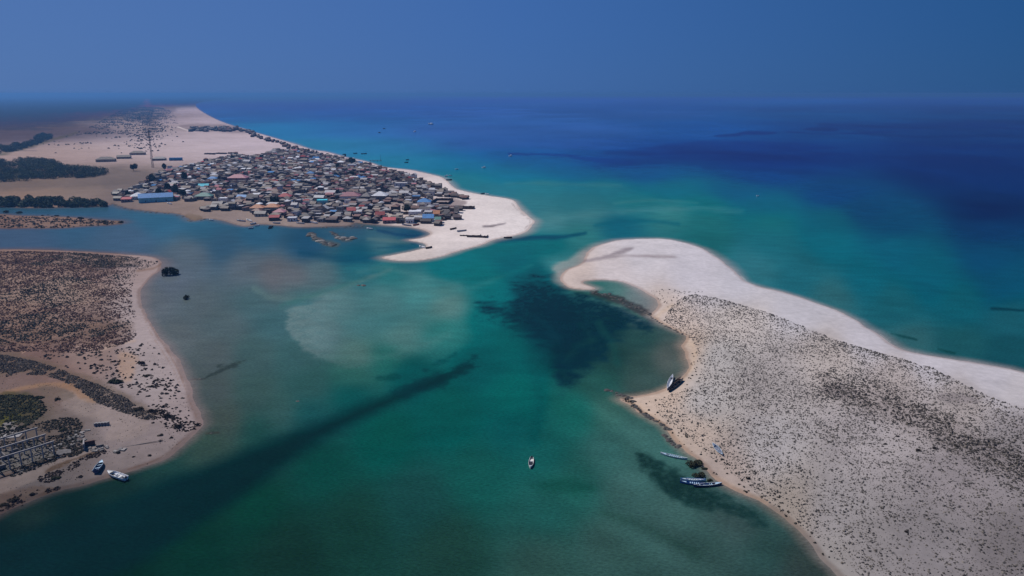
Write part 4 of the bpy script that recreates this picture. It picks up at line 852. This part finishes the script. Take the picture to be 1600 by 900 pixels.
def pick(tab): return rr.choice([k for k, _ in tab], p=np.array([n for _, n in tab])/sum(n for _, n in tab))
KW = {'flat': 'flat-roofed', 'gable': 'gabled', 'hip': 'hip-roofed', 'shed': 'lean-to'}
FAR_V, FAR_F, FAR_C, nfar = [], [], [], 0
n_ind = 300-len(NAMED)
for i, (x, y, u, v, w, d, turn) in enumerate(PLACED):
    kind = rr.choice(['flat', 'gable', 'hip', 'shed'], p=[.34, .30, .18, .18]); h = float(rr.choice([2.8, 3.2, 3.6, 6.0], p=[.42, .36, .16, .06]))
    wall, roof = pick(WW), pick(RW)
    if kind == 'flat' and roof in ('rust brown', 'red', 'pink', 'blue', 'dark brown'): roof = 'grey'
    rz = A0+(math.pi/2 if turn else 0)+(math.pi if turn and rr.random() < .5 else 0)+rr.normal()*.05
    if i < n_ind:
        e = house(x, y, rz, w, d, h, str(kind), str(wall), str(roof)); tag(e, None, 'house', 'village houses')
        size = 'two-storey ' if h > 5 else 'large ' if w*d > 60 else 'small ' if w*d < 27 else ''
        t = f"{size}{wall} {KW[kind]} house" + (f", {roof} roof" if roof.split()[-1] != wall.split()[0] else '')
        describe(e, u, v, t, VM)
    else:
        z = zat(x, y); c, s = math.cos(rz), math.sin(rz)
        for n, me, m in proto(w, d, h, str(kind)):
            vv = np.array([q.co[:] for q in me.vertices]); vx = vv[:, 0]*c-vv[:, 1]*s+x; vy = vv[:, 0]*s+vv[:, 1]*c+y
            base = sum(len(q) for q in FAR_V); FAR_V.append(np.stack([vx, vy, vv[:, 2]+z], 1))
            col = WALLS[wall] if n == 'wall' else ROOFS[roof] if n == 'roof' else (.05, .045, .045)
            FAR_C.append(np.tile(np.array(col)*rr.uniform(.8, 1.2), (len(vv), 1)))
            for p in me.polygons:
                ix = [base+k for k in p.vertices]
                for k in range(1, len(ix)-1): FAR_F.append((ix[0], ix[k], ix[k+1]))
        nfar += 1
# the hamlet on the beach road beyond, a few dozen houses that show as a dark line
def far_block(u, v, wpx, hm):
    x, y, z = place(u, v); D = math.hypot(x, y); w = wpx*D/FPX/2; d = rr.uniform(4, 8); b = sum(len(q) for q in FAR_V)
    q = [(-w,-d,-1),(w,-d,-1),(w,d,-1),(-w,d,-1),(-w,-d,hm),(w,-d,hm),(w,d,hm),(-w,d,hm),(-w,0,hm*1.45),(w,0,hm*1.45)]
    FAR_V.append(np.array([(x+a, y+bb, z+c) for a, bb, c in q])); col = ROOFS[pick([('dark grey',4),('dark brown',4),('grey',3),('rust brown',1)])]
    FAR_C.append(np.tile(np.array(col)*rr.uniform(.6, 1.2), (10, 1)))
    for f in [(0,1,5),(0,5,4),(2,3,7),(2,7,6),(1,2,6),(1,6,9),(1,9,5),(3,0,4),(3,4,8),(3,8,7),(4,5,9),(4,9,8),(6,7,8),(6,8,9)]: FAR_F.append(tuple(k+b for k in f))
for _ in range(75): far_block(rr.uniform(296, 372), rr.uniform(199.5, 206), rr.uniform(2, 5), rr.uniform(3, 6))
for _ in range(26): u = rr.uniform(372, 400); far_block(u, 203+(u-372)*.22+rr.uniform(-1.5, 2), rr.uniform(1.5, 3.5), rr.uniform(3, 5))
for (u, v) in along([(395,208),(420,215),(445,224),(470,233),(490,238),(515,243),(540,248)], 110, 3.4): far_block(u-4, v+2.5, rr.uniform(1.5, 4), rr.uniform(2.5, 5))
fm = attr_mat('village_far', .85, .2, .6)
far = link('distant_houses', mesh_np('distant_houses', np.concatenate(FAR_V), np.array(FAR_F), np.concatenate(FAR_C)), fm)
tag(far, 'rest of the crowded village houses in its back rows and the beach hamlet beyond', None, None, 'stuff'); print('far houses', nfar)
# dark reed huts at the spit end and in the yard
def hut(u, v, w, roof, lab=None):
    x, y, z = place(u, v); e = house(x, y, A0+rr.normal()*.15, w, 5, 2.4, str(rr.choice(['shed', 'gable'])), 'dark mud', roof, 'reed_hut'); HOUSES.pop()
    tag(e, lab, 'hut', 'dark reed huts'); return e
LANDMARKS.update({'village spit end': (718, 328), 'open yard': (300, 325), 'seaward village edge': (722, 308)})
HM = ['village spit end', 'open yard', 'seaward village edge', 'red sheds', 'white front house']
def huts(pts, n, spread, roofs):
    for (u, v) in along(pts, n, spread):
        x, y, z = place(u, v); a, b = rot(x, y); T = np.array(taken); w = [5, 7, 9][rr.integers(3)]
        if np.any((np.abs(T[:, 0]-a) < T[:, 2]+w/2+.2) & (np.abs(T[:, 1]-b) < T[:, 3]+2.6)): continue
        taken.append((a, b, w/2, 2.5)); r_ = roofs[rr.integers(len(roofs))]
        describe(hut(u, v, w, r_), u, v, f"{['narrow','','wide'][[5,7,9].index(w)]} reed hut with {r_} roof".strip(), HM)
huts([(672,329),(690,327),(706,329),(718,330)], 120, 4, ['dark brown', 'dark grey'])
huts([(690,338),(704,338),(712,342)], 60, 4, ['dark brown', 'dark grey'])
huts([(318,329),(340,326),(360,324),(380,326)], 110, 4, ['dark brown', 'dark grey'])
huts([(700,306),(712,307),(724,311)], 60, 3, ['rust brown', 'dark brown'])
huts([(500,346),(520,345),(545,344)], 80, 3, ['dark brown', 'dark grey'])
huts([(565,345),(590,346),(640,347),(690,351)], 80, 3, ['dark brown', 'rust brown'])
huts([(182,303),(205,300),(225,293)], 70, 4, ['dark brown', 'dark grey'])
# reed fences
reedm = paint('reed', (.075, .055, .048), .95, .4, 1.2, 0, .2)
def fence(u, v, lx, ly, text, marks, kind='reed_fence', mat=None, h=1.9, sides=4):
    x, y, z = place(u, v); b = MB()
    seg = [((-lx,-ly),(lx,-ly)), ((lx,-ly),(lx,ly)), ((lx,ly),(-lx,ly)), ((-lx,ly),(-lx,-ly))][:sides]
    e = empty(kind, (x, y, z), A0)
    for k, ((x0, y0), (x1, y1)) in enumerate(seg):
        q = MB(); n = max(2, int(math.hypot(x1-x0, y1-y0)/1.2))
        for i in range(n):
            a0, a1 = i/n, (i+1)/n; hh = h*random.uniform(.85, 1.1)
            p0 = (x0+(x1-x0)*a0, y0+(y1-y0)*a0); p1 = (x0+(x1-x0)*a1, y0+(y1-y0)*a1); t = .05
            nx, ny = (0, t) if abs(x1-x0) > abs(y1-y0) else (t, 0)
            q.add([(p0[0]-nx,p0[1]-ny,-.5),(p1[0]-nx,p1[1]-ny,-.5),(p1[0]+nx,p1[1]+ny,-.5),(p0[0]+nx,p0[1]+ny,-.5),(p0[0]-nx,p0[1]-ny,hh),(p1[0]-nx,p1[1]-ny,hh),(p1[0]+nx,p1[1]+ny,hh),(p0[0]+nx,p0[1]+ny,hh)], [(0,3,2,1),(4,5,6,7),(0,1,5,4),(1,2,6,5),(2,3,7,6),(3,0,4,7)])
        q.build('panel', mat or reedm, e)
    tag(e, None, 'fence', 'reed fences'); describe(e, u, v, text, marks); return e
fence(691, 316, 9, 14, 'roofless dark square enclosure', HM, h=2.4)
fence(717, 325.5, 15, 5, 'low green-black reed fence row', HM)
for (u, v, lx) in [(328,241,9),(346,240.5,9),(362,240,6),(456,237,14),(475,240,10),(407,250,16)]: fence(u, v, lx, 4, 'dark low walled compound', VM, 'compound_wall', paint('mud_wall', (.09,.07,.065), .95, .3, .8), 2.2)
for (u, v, l) in [(735,368,8),(746,370,8),(752,369,5)]: fence(u, v, l, 3, 'short driftwood fence on the hooked sandbar', ['village spit end'], 'driftwood_fence', None, 1.0, 2)
n_f = 0
for x, y, u, v in zip(tx[::-1], ty[::-1], tu[::-1], tv[::-1]):
    if n_f >= 90 or v < 268: continue
    a, b = rot(x, y); T = np.array(taken); lx, ly = rr.uniform(2, 4.5), rr.uniform(1.2, 3)
    if np.any((np.abs(T[:, 0]-a) < T[:, 2]+lx+.1) & (np.abs(T[:, 1]-b) < T[:, 3]+ly+.1)): continue
    taken.append((a, b, lx, ly)); fence(u, v, lx, ly, 'small dark reed fence round a yard', VM, sides=3); n_f += 1
# trees of the village
CROWN = []
for i in range(3):
    c, q = lobes(11, .62, .62, .7, .26, .46, 300+i, .3); V, F, C = leaf_cloud(c, q, 1100, .10, (.030, .038, .022), 320+i, .9)
    CROWN.append(mesh_np('crown', V+np.array([0, 0, .35]), F, C)); CROWN[-1].materials.append(leafm)
b = MB(); b.bar((0,0,-.1), (.02,0,.38), .055, .04, 7)
for k in range(5): a = k*1.3; b.bar((.02,0,.36), (math.cos(a)*.35, math.sin(a)*.35, .72), .03, .012, 5)
TRUNK = b.mesh('trunk'); TRUNK.materials.append(barkm)
for i, (u, v, w, h) in enumerate(TREES):
    x, y, z = place(u, v); D = math.sqrt(x*x+y*y+CAM_H**2); s = w*D/FPX/1.75; e = empty('village_tree', (x, y, z-.1), random.uniform(0, 6)); e.scale = (s, s, h*D/FPX/1.25)
    link('crown', CROWN[i % 3], None, e); link('trunk', TRUNK, None, e); tag(e, None, 'tree', 'dark trees of the village')
    if (u, v) == (428, 320): e['label'] = 'large dark round tree standing behind the front row beside the orange roofs'
    else: describe(e, u, v, 'tall dark tree' if h > 12 else 'dark round tree' if w > 9 else 'small dark tree', VM)
# lattice mast
x, y, z = place(239, 262); metal = paint('mast_steel', (.10, .075, .08), .6, .3, 1); e = empty('lattice_mast', (x, y, z)); Hm = 56.0
legs = [(-1.2,-1.2),(1.2,-1.2),(1.2,1.2),(-1.2,1.2)]
for (a, b_) in legs: MB().bar((a, b_, -1), (a*.45, b_*.45, Hm), .15, .10, 5).build('leg', metal, e)
q = MB(); n = 22
for i in range(n):
    z0, z1 = Hm*i/n, Hm*(i+1)/n; k0 = 1-.55*i/n; k1 = 1-.55*(i+1)/n
    for j in range(4):
        p, r_ = legs[j], legs[(j+1) % 4]
        q.bar((p[0]*k0, p[1]*k0, z0), (r_[0]*k1, r_[1]*k1, z1), .06); q.bar((r_[0]*k0, r_[1]*k0, z0), (p[0]*k1, p[1]*k1, z1), .06); q.bar((p[0]*k1, p[1]*k1, z1), (r_[0]*k1, r_[1]*k1, z1), .06)
q.build('bracing', metal, e)
MB().bar((0,0,Hm), (0,0,Hm+5), .09, .05, 5).build('antenna', metal, e)
for hz in (30, 14):
    dsh = MB().bar((-1.2,-.6,hz), (-1.9,-.9,hz+.1), .9, 1.1, 12).build('dish', paint('dish_dark', (.12,.11,.12), .5), e)
tag(e, 'tall slender steel lattice mast rising at the back edge of the village', 'mast')
# ------------------------------------------------------------------ boats
def hull_mesh(L, W, H, bow=1.0, stern=0.0, sheer=.35, n=15):
    """open U-shaped shell, keel on z = 0, bow towards +X; stern: 0 = pointed, 1 = full transom"""
    vs, fs = [], []; gun = []
    for i in range(n):
        t = i/(n-1); s = 2*t-1
        fb = max(.02, 1-max(0, s)**2.2*bow) if s > 0 else max(.02, 1-((-s)**2.2)*(1-stern))
        b = W/2*fb; zt = H*(1+sheer*abs(s)**2.4*(1 if s > 0 else 1-.6*stern)); zk = .0+H*.35*max(0, abs(s)-.75)*(1 if s > 0 or stern < .5 else 0)
        x = s*L/2; wl = min(.05, b*.4); fl = H*.28
        ring = [(x,-b,zt), (x,-b*.92,zk+(zt-zk)*.45), (x,-b*.45,zk+.02), (x,b*.45,zk+.02), (x,b*.92,zk+(zt-zk)*.45), (x,b,zt),
                (x,b-wl,zt), (x,(b-wl)*.9,zk+(zt-zk)*.5), (x,(b-wl)*.6,zk+fl), (x,-(b-wl)*.6,zk+fl), (x,-(b-wl)*.9,zk+(zt-zk)*.5), (x,-b+wl,zt)]
        gun.append((x, b, zt)); vs += ring
    m = 12
    for i in range(n-1):
        for k in range(m): fs.append((i*m+k, (i+1)*m+k, (i+1)*m+(k+1) % m, i*m+(k+1) % m))
    fs.append(tuple(range(m-1, -1, -1)) if 0 else (0,1,2,3,4,5)); fs.append(tuple((n-1)*m+k for k in (5,4,3,2,1,0)))
    if stern > .3:   # transom board closing the stern
        b = len(vs); vs += [(x_+.05, y_, z_) for x_, y_, z_ in vs[0:6]]; fs.append((b+5,b+4,b+3,b+2,b+1,b))
    me = bpy.data.meshes.new('hull'); me.from_pydata(vs, [], fs); me.update(); return me, gun
def boat(name, p0, p1, W, H, cols, label, cat='boat', group=None, z=None, roll=0.0, stern=0.0, thwarts=4, deck=True, extra=None, sheer=.35):
    """p0 = bow, p1 = stern as seen in the photo"""
    x0, y0, z0 = place(*p0, z is None); x1, y1, z1 = place(*p1, z is None)
    if z is not None: (x0, y0), (x1, y1) = [tuple(float(q) for q in ground(*p, .4)) for p in (p0, p1)]
    L = math.hypot(x1-x0, y1-y0); zz = (z0+z1)/2-.05 if z is None else z
    e = empty(name, ((x0+x1)/2, (y0+y1)/2, zz), math.atan2(y0-y1, x0-x1)); e.rotation_euler = (roll, 0, math.atan2(y0-y1, x0-x1))
    me, gun = hull_mesh(L, W, H, 1.0, stern, sheer); hc = paint('boat_'+cols[0], BOATC[cols[0]], .45, .25, 1.2); link('hull', me, hc, e)
    ic = paint('boat_'+cols[1], BOATC[cols[1]], .6, .3, 1.5)
    for s in (-1, 1):
        q = MB()
        for a, b in zip(gun[:-1], gun[1:]): q.bar((a[0], s*a[1], a[2]+.03), (b[0], s*b[1], b[2]+.03), .05)
        q.build('gunwale', paint('boat_'+cols[2], BOATC[cols[2]], .5, .25, 1.5), e)
    for k in range(thwarts):
        t = -.62+1.24*(k+.5)/thwarts; i = min(range(len(gun)), key=lambda j: abs(gun[j][0]-t*L/2)); g_ = gun[i]
        MB().box(g_[0]-.14, g_[0]+.14, -g_[1]*.93, g_[1]*.93, g_[2]*.72, g_[2]*.72+.05).build('thwart', ic, e)
    if deck:
        q = MB(); gg = gun[-4:]; vs = [(a[0], -a[1]*.96, a[2]-.02) for a in gg]+[(a[0], a[1]*.96, a[2]-.02) for a in reversed(gg)]
        q.add(vs, [tuple(range(len(vs)))]); q.build('foredeck', ic, e)
    if extra: extra(e, L, W, H, gun, ic)
    tag(e, label, cat, group); return e
BOATC = {'white': (.68,.68,.70), 'offwhite': (.50,.49,.47), 'navy': (.035,.06,.13), 'blue': (.05,.15,.36), 'lightblue': (.32,.46,.58), 'grey': (.28,.30,.36), 'pale': (.42,.50,.50), 'dark': (.035,.034,.034), 'brown': (.10,.065,.045), 'black': (.02,.02,.022), 'green': (.06,.16,.11), 'red': (.30,.07,.05)}
def mt(c): return paint('boat_'+c, BOATC[c], .45, .25, 1.2)
def motor(e, L, W, H, x=None):
    x = -L/2-.12 if x is None else x
    m = MB().box(x-.22, x+.18, -.2, .2, H*.95, H*.95+.5).build('outboard_motor', mt('black'), e)
    MB().bar((x-.05,0,H), (x-.12,0,-.25), .07, .05, 6).build('shaft', mt('black'), m)
def white_extra(e, L, W, H, gun, ic):
    motor(e, L, W, H)
    MB().box(L*.14, L*.30, -W*.30, W*.30, H*.30, H*.33).build('bow_well', mt('black'), e)
    MB().box(-L*.05, L*.02, -W*.16, W*.16, H*.3, H*1.15).build('console', mt('white'), e)
    MB().box(-L*.22, -L*.14, -W*.36, W*.36, H*.3, H*.62).build('seat', mt('offwhite'), e)
    MB().box(-L*.42, -L*.34, -W*.16, W*.16, H*.3, H*.75).build('engine_box', mt('black'), e)
    MB().box(-L*.46, L*.10, -W*.40, W*.40, H*.285, H*.305).build('floor', mt('offwhite'), e)
boat('motorboat', (168.5,739.5), (197,751), 2.2, .95, ('white','offwhite','white'), 'white open motorboat with outboard motor nosed onto the sandy shore', 'motorboat', None, None, 0, .85, 1, True, white_extra, .25)
def blue_extra(e, L, W, H, gun, ic):
    MB().box(-L*.44, L*.05, -W*.38, W*.38, H*.30, H*.34).build('floor', mt('grey'), e)
    MB().box(-L*.25, -L*.08, -W*.2, W*.2, H*.34, H*.62).build('seat_box', mt('navy'), e)
    MB().box(L*.08, L*.16, -W*.2, W*.2, H*.34, H*.66).build('locker', mt('navy'), e)
boat('motorboat', (161,723), (150.5,740.5), 2.0, 1.0, ('navy','lightblue','lightblue'), 'navy blue open boat lying heeled on the sand beside the white one', 'motorboat', None, None, -.16, .8, 2, True, blue_extra, .3)
def chan_extra(e, L, W, H, gun, ic):
    motor(e, L, W, H); MB().box(-L*.1, L*.16, -W*.33, W*.30, H*.55, H*.95).build('cargo_heap', mt('black'), e)
    MB().box(-L*.42, -L*.2, -W*.38, W*.38, H*.6, H*.66).build('aft_deck', mt('offwhite'), e)
boat('motorboat', (828.5,731), (831,715.5), 1.5, .75, ('offwhite','grey','offwhite'), 'small white boat afloat alone in the middle of the channel', 'motorboat', None, -.2, 0, .6, 2, True, chan_extra)
boat('canoe', (1032,708), (1074,717), 1.25, .65, ('pale','lightblue','white'), 'long pale blue wooden canoe afloat off the dark mangrove', 'canoe', None, -.15, 0, 0, 7, True)
boat('canoe', (1063,748.5), (1103,750), 1.3, .65, ('white','pale','blue'), 'white and blue wooden canoe lying innermost of the moored three', 'canoe', None, -.15, 0, 0, 7, True)
boat('canoe', (1062.5,752.5), (1108,757), 1.35, .65, ('blue','lightblue','navy'), 'blue wooden canoe lying between the white one and the longer blue one', 'canoe', None, -.15, 0, 0, 7, True)
boat('canoe', (1128,755.5), (1084,759), 1.35, .7, ('navy','lightblue','white'), 'long dark blue canoe with its bow run up on the sand', 'canoe', None, -.12, 0, 0, 7, True)
boat('canoe', (1115,695), (1130.5,713), 1.3, .7, ('grey','navy','lightblue'), 'grey blue canoe lying heeled high on the tufted sand', 'canoe', None, None, -.45, 0, 5, True)
boat('canoe', (1050.5,589), (1042,610), 1.6, .9, ('white','grey','white'), 'white wooden boat pulled ashore in the bay beside two dark ones', 'boat', None, None, .1, 0, 5, True)
boat('canoe', (1067,594.5), (1044.5,613), 1.4, .8, ('black','dark','dark'), 'long black wooden boat beached against the tufted dune in the bay', 'boat', None, None, .1, 0, 6, True)
boat('canoe', (1063,592), (1050,604), 1.3, .7, ('dark','brown','dark'), 'shorter dark wooden boat between the white and the long black one', 'boat', None, None, .1, 0, 5, True)
# small boats off and along the village
SMALL = [
((391,351),(400,349),2.4,('white','offwhite','white'),None,'white boat drawn up on the lagoon beach below the orange roofs',1),
((398,353),(405,351.5),2.2,('white','grey','white'),-.2,'white boat afloat just off the lagoon beach below the orange roofs',1),
((419,357),(425,355.5),2.2,('dark','black','dark'),-.2,'pair boat with dark hull moored off the low white house, outer one',1),
((420,354.5),(427,354),2.2,('dark','brown','dark'),-.2,'dark boat moored off the low white house, inner one',1),
((388,357),(396,356),2.0,('grey','white','white'),-.2,'grey boat moored outermost below the orange roofs',1),
((573,356.5),(582,358),2.2,('white','offwhite','white'),-.2,'white boat alone on the water off the red sheds',1),
((327,343),(333,344),2.2,('white','offwhite','white'),-.2,'white boat at the creek mouth beside the open yard',1),
((261,318),(268,319.5),2.2,('white','offwhite','white'),None,'white boat on the sand in front of the long blue hall',1),
((370,345),(384,346.5),2.0,('grey','offwhite','grey'),None,'long grey canoe on the sand beside the open yard beach',1),
((385,343.5),(394,347),2.0,('white','offwhite','white'),None,'white canoe lying askew on the sand near the orange roofs',1),
((426,349),(438,349.5),2.0,('offwhite','grey','white'),None,'pale canoe on the beach in front of the long red shed',1),
((463,349),(476,350),2.0,('offwhite','grey','white'),None,'pale canoe on the beach in front of the low white house',1),
((484,347.5),(496,349.5),2.2,('white','offwhite','white'),None,'white canoe on the beach beside the dark front huts',1),
((628,351.5),(643,353.5),2.0,('grey','brown','dark'),None,'grey canoe on the sand below the white flat house by the spit',1),
((645,353),(655,351),2.2,('red','brown','dark'),None,'dark red canoe on the sand below the blue-roofed shore house',1),
((703,359.5),(713,357),2.2,('brown','dark','dark'),None,'brown canoe lying alone on the hooked sandbar',1),
((714,362.5),(729,360.5),1.8,('grey','brown','grey'),None,'long grey canoe on the hooked sandbar beside the brown one',1),
((655,384.5),(664,387.5),2.2,('white','offwhite','white'),-.15,'white boat in the inner pool of the hooked sandbar',1),
((665,389),(675,387),2.2,('dark','brown','dark'),None,'dark boat on the sand beside the inner pool',1),
((787,371.5),(800,371),2.6,('black','dark','dark'),-.2,'black barge-like boat moored under the tip of the sandbar',0),
((751,303),(757,302),2.6,('dark','grey','grey'),-.2,'dark boat touching the seaward beach of the spit',1),
((758,302.5),(764,303.5),2.4,('white','grey','white'),-.2,'pale boat beside the dark one on the seaward beach',1),
((695,275.5),(699,274.5),3.0,('white','offwhite','white'),-.2,'white boat off the sea beach, left of a close pair',1),
((701,274.5),(706,274.5),3.0,('white','grey','white'),-.2,'white boat off the sea beach, right of a close pair',1),
((697,281.5),(706,281),3.2,('black','dark','dark'),-.2,'dark boat moored off the sea beach just below two white ones',1),
((711,264.5),(716,264.5),3.0,('white','offwhite','white'),-.2,'small white boat farther out beyond the close white pair',1),
((753,262),(759,262.3),3.4,('white','dark','white'),-.2,'white and dark boat in the turquoise water off the spit',1),
((795,244),(800,244.3),4.0,('white','navy','white'),-.2,'white boat at the edge of the deep blue water',1),
((1182,306),(1185.5,306.2),2.6,('white','offwhite','white'),-.2,'tiny white boat alone far out on the open sea',1),
((669,194),(677,194.6),7.0,('navy','white','white'),-.3,'large white-topped boat farthest out on the sea',1),
((646,206.2),(650,206.4),5.5,('white','navy','navy'),-.3,'small boat halfway out beneath the farthest large one',1),
((598,201),(602,201.2),5.0,('dark','navy','dark'),-.3,'dark boat out at sea, the farther of two specks',1),
((591,207.2),(594.5,207.4),5.0,('dark','navy','dark'),-.3,'dark boat out at sea, the nearer of two specks',1),
((632,254),(638,253.8),3.4,('dark','dark','dark'),-.2,'dark boat off the sea beach, nearer of two',1),
((634,250),(639,249.8),3.4,('dark','navy','dark'),-.2,'dark boat off the sea beach, farther of two',1),
((552,240),(558,239.6),3.6,('dark','dark','dark'),-.2,'dark boat far along the sea beach beside another',1),
((564,240.6),(573,240.2),3.6,('dark','dark','dark'),-.2,'longer dark boat beyond the seaside trees',1),
((535,241.6),(540,241.4),3.6,('dark','dark','dark'),-.2,'small dark boat at the shore behind the seaside trees',1),
]
def cabin(e, L, W, H, gun, ic):
    MB().box(-L*.28, L*.05, -W*.34, W*.34, H*.5, H*2.0).build('cabin', mt('white'), e)
for (p0, p1, W, cols, z, lab, det) in SMALL:
    big = p0[1] < 260
    boat('fishing_boat', p0, p1, W, 1.0 if W < 3 else W*.42, cols, lab, 'boat', 'fishing boats off the village', z, random.uniform(-.08, .08) if z is None else 0, .3 if W > 2.1 else 0, 3, True, cabin if W > 3.2 and cols[0] != 'dark' else None)
# fishing platform standing off the sea beach
x, y = [float(q) for q in ground(587, 252)]; wood = paint('pier_wood', (.06,.05,.045), .9, .3, 1); e = empty('jetty', (x, y, 0), -.05)
for a in (-9, -3, 3, 9):
    for b_ in (-1.2, 1.2): MB().bar((a, b_, -1.5), (a, b_, 1.4), .22, .2, 5).build('post', wood, e)
MB().box(-10.5, 10.5, -1.6, 1.6, 1.4, 1.7).build('deck', wood, e); MB().bar((8.5,0,1.7), (8.5,0,11), .25, .15, 6).build('pole', wood, e)
tag(e, 'dark wooden jetty with a tall pole off the sea beach', 'jetty')
# ------------------------------------------------------------------ ruined concrete frame
conc = paint('bare_concrete', (.27,.25,.245), .9, .3, 1.2, .05)
conc2 = paint('stained_concrete', (.15,.135,.13), .95, .35, .8, .05)
conc3 = paint('overgrown_slab', (.085,.075,.066), .95, .5, .5, .05)
a0 = Vector(place(85, 711)); a1 = Vector(place(0, 738.5)); bk = Vector(place(71, 685)); ax = (a0-a1); ax.z = 0; Lf = ax.length; ax.normalize()
nrm = Vector((-ax.y, ax.x, 0)); Wd = abs((bk-a0).dot(nrm)); zb = a0.z
e = empty('ruined_frame', (a0.x, a0.y, zb), math.atan2(ax.y, ax.x)); sp = Lf/4.9; NC = 10; HB = 4.6
for row in range(3):
    y0 = Wd*row/2
    x_end = -(0 if row < 2 else .6*sp*0)
    xs = [-k*sp for k in range(NC)]
    for k, xx in enumerate(xs): MB().box(xx-.17, xx+.17, y0-.17, y0+.17, -1.0, HB-.35).build('column', conc, e)
    MB().box(xs[-1]-.6, .55, y0-.19, y0+.19, HB-.35, HB+.1).build('beam', conc, e)
for k in (5, 9): MB().box(-k*sp-.15, -k*sp+.15, .22, Wd/2-.22, HB-.33, HB+.05).build('cross_beam', conc, e)
MB().box(-NC*sp, .2, -.5, Wd+.5, -.6, .10).build('floor_slab', conc3, e)
for (c0, c1, d0, d1, h) in [(-3.0,-3.9,.55,.58,1.1),(-2.2,-3.0,.74,.77,1.2),(-3.6,-3.7,.55,.9,1.5),(-4.2,-5.4,.1,.14,1.4)]:
    MB().box(c1*sp, c0*sp, d0*Wd, d1*Wd, .11, h).build('broken_wall', conc2, e)
tag(e, 'roofless concrete frame of a ruined building with three rows of columns', 'ruin')
def slab(u, v, w, d, h, rz, mat, lab, name='concrete_slab', tilt=0.0):
    x, y, z = place(u, v); b = MB(); n = 6
    vs = []; r = random.Random(int(u*7+v))
    for k in range(9): a = 2*math.pi*k/9; q = r.uniform(.8, 1.1); vs.append((w/2*max(-1, min(1, 1.35*math.cos(a)))*q, d/2*max(-1, min(1, 1.35*math.sin(a)))*q))
    b.add([(a, c, -.3) for a, c in vs]+[(a, c, h) for a, c in vs], [tuple(range(8, -1, -1)), tuple(range(9, 18))]+[(k, (k+1) % 9, 9+(k+1) % 9, 9+k) for k in range(9)])
    o = b.build(name, mat); o.location = (x, y, z); o.rotation_euler = (tilt, tilt*.5, rz); return tag(o, lab, 'slab')
slab(10, 682, 9, 4, .12, .3, conc, 'grey concrete slab lying behind the ruined frame')
slab(14, 662, 4, 2.5, .12, .3, conc2, 'small grey slab above the weeds behind the ruined frame')
slab(100, 708, 4.2, 3, .5, .4, conc2, 'tilted broken grey slab at the end of the ruined frame', tilt=.22)
slab(33, 736, 3, 2, .15, .3, conc3, 'stained slab in front of the ruined frame')
# row of concrete blocks, broken wall corner and rubble
for k in range(5):
    u, v = 150+k*4.6, 665.5-k*.4
    x, y, z = place(u, v); b = MB(); b.box(-.28, .28, -.55, .55, -.2, 1.0); b.box(-.34, .34, -.62, .62, 1.0, 1.12)
    o = b.build('concrete_block', conc); o.location = (x, y, z); o.rotation_euler = (0, 0, -.5)
    tag(o, ['concrete block ending the short row, nearest the ruined frame', 'second concrete block of the short row from the ruined frame', 'middle concrete block of the short row on the sand', 'fourth concrete block of the short row from the ruined frame', 'concrete block ending the short row, nearest the lagoon'][k], 'block', 'row of concrete blocks')
x, y, z = place(132, 704); e = empty('broken_wall', (x, y, z), .5)
MB().box(-.2, .2, -.2, 3.2, -.4, 2.3).build('side_wall', conc, e); MB().box(.2, 3.0, 3.0, 3.3, -.4, 1.6).build('back_wall', paint('rusty_wall', (.12,.06,.05), .9, .3, 1), e)
MB().box(3.2, 5.4, .4, .8, -.4, .7).build('low_wall', conc2, e)
tag(e, 'corner of a broken masonry wall standing among rubble by the weeds', 'ruined wall')
V, F, C = [], [], []
r = random.Random(4); pts = []
for (u, v) in list(along([(84,712),(100,700),(120,684),(130,676)], 80, 12))+list(along([(135,700),(150,703),(165,697)], 45, 5))+list(along([(10,725),(60,706),(84,696)], 40, 7))+list(along([(180,706),(195,702)], 26, 3)):
    x, y, z = place(u, v); s = r.uniform(.12, .5)
    b = len(V); q = [(dx*s*r.uniform(.6,1.3), dy*s*r.uniform(.6,1.3), dz*s*r.uniform(.5,1)) for dz in (-.4, .8) for dx, dy in ((-1,-1),(1,-1),(1,1),(-1,1))]
    V += [(x+a, y+b_, z+c) for a, b_, c in q]; F += [tuple(k+b for k in f) for f in ((4,5,6,7),(0,1,5,4),(1,2,6,5),(2,3,7,6),(3,0,4,7))]; C += [[r.uniform(.10,.26)]*3]*8
C = np.array(C)*np.array([1, .92, .89])
tag(link('rubble', mesh_np('rubble', V, F, C), attr_mat('rubble', .95, .3, 2)), 'concrete rubble strewn around the ruined frame', None, None, 'stuff')
# long driftwood pole on the sand
x, y, z = place(222, 694); o = MB().bar((-6,0,.1), (6,0,.12), .16, .10, 6).build('driftwood_pole', paint('driftwood', (.20,.17,.155), .9, .3, 2)); o.location = (x, y, z); o.rotation_euler = (0, 0, .45)
tag(o, 'long bleached driftwood pole lying on the sand by the point', 'driftwood')
write_labels()
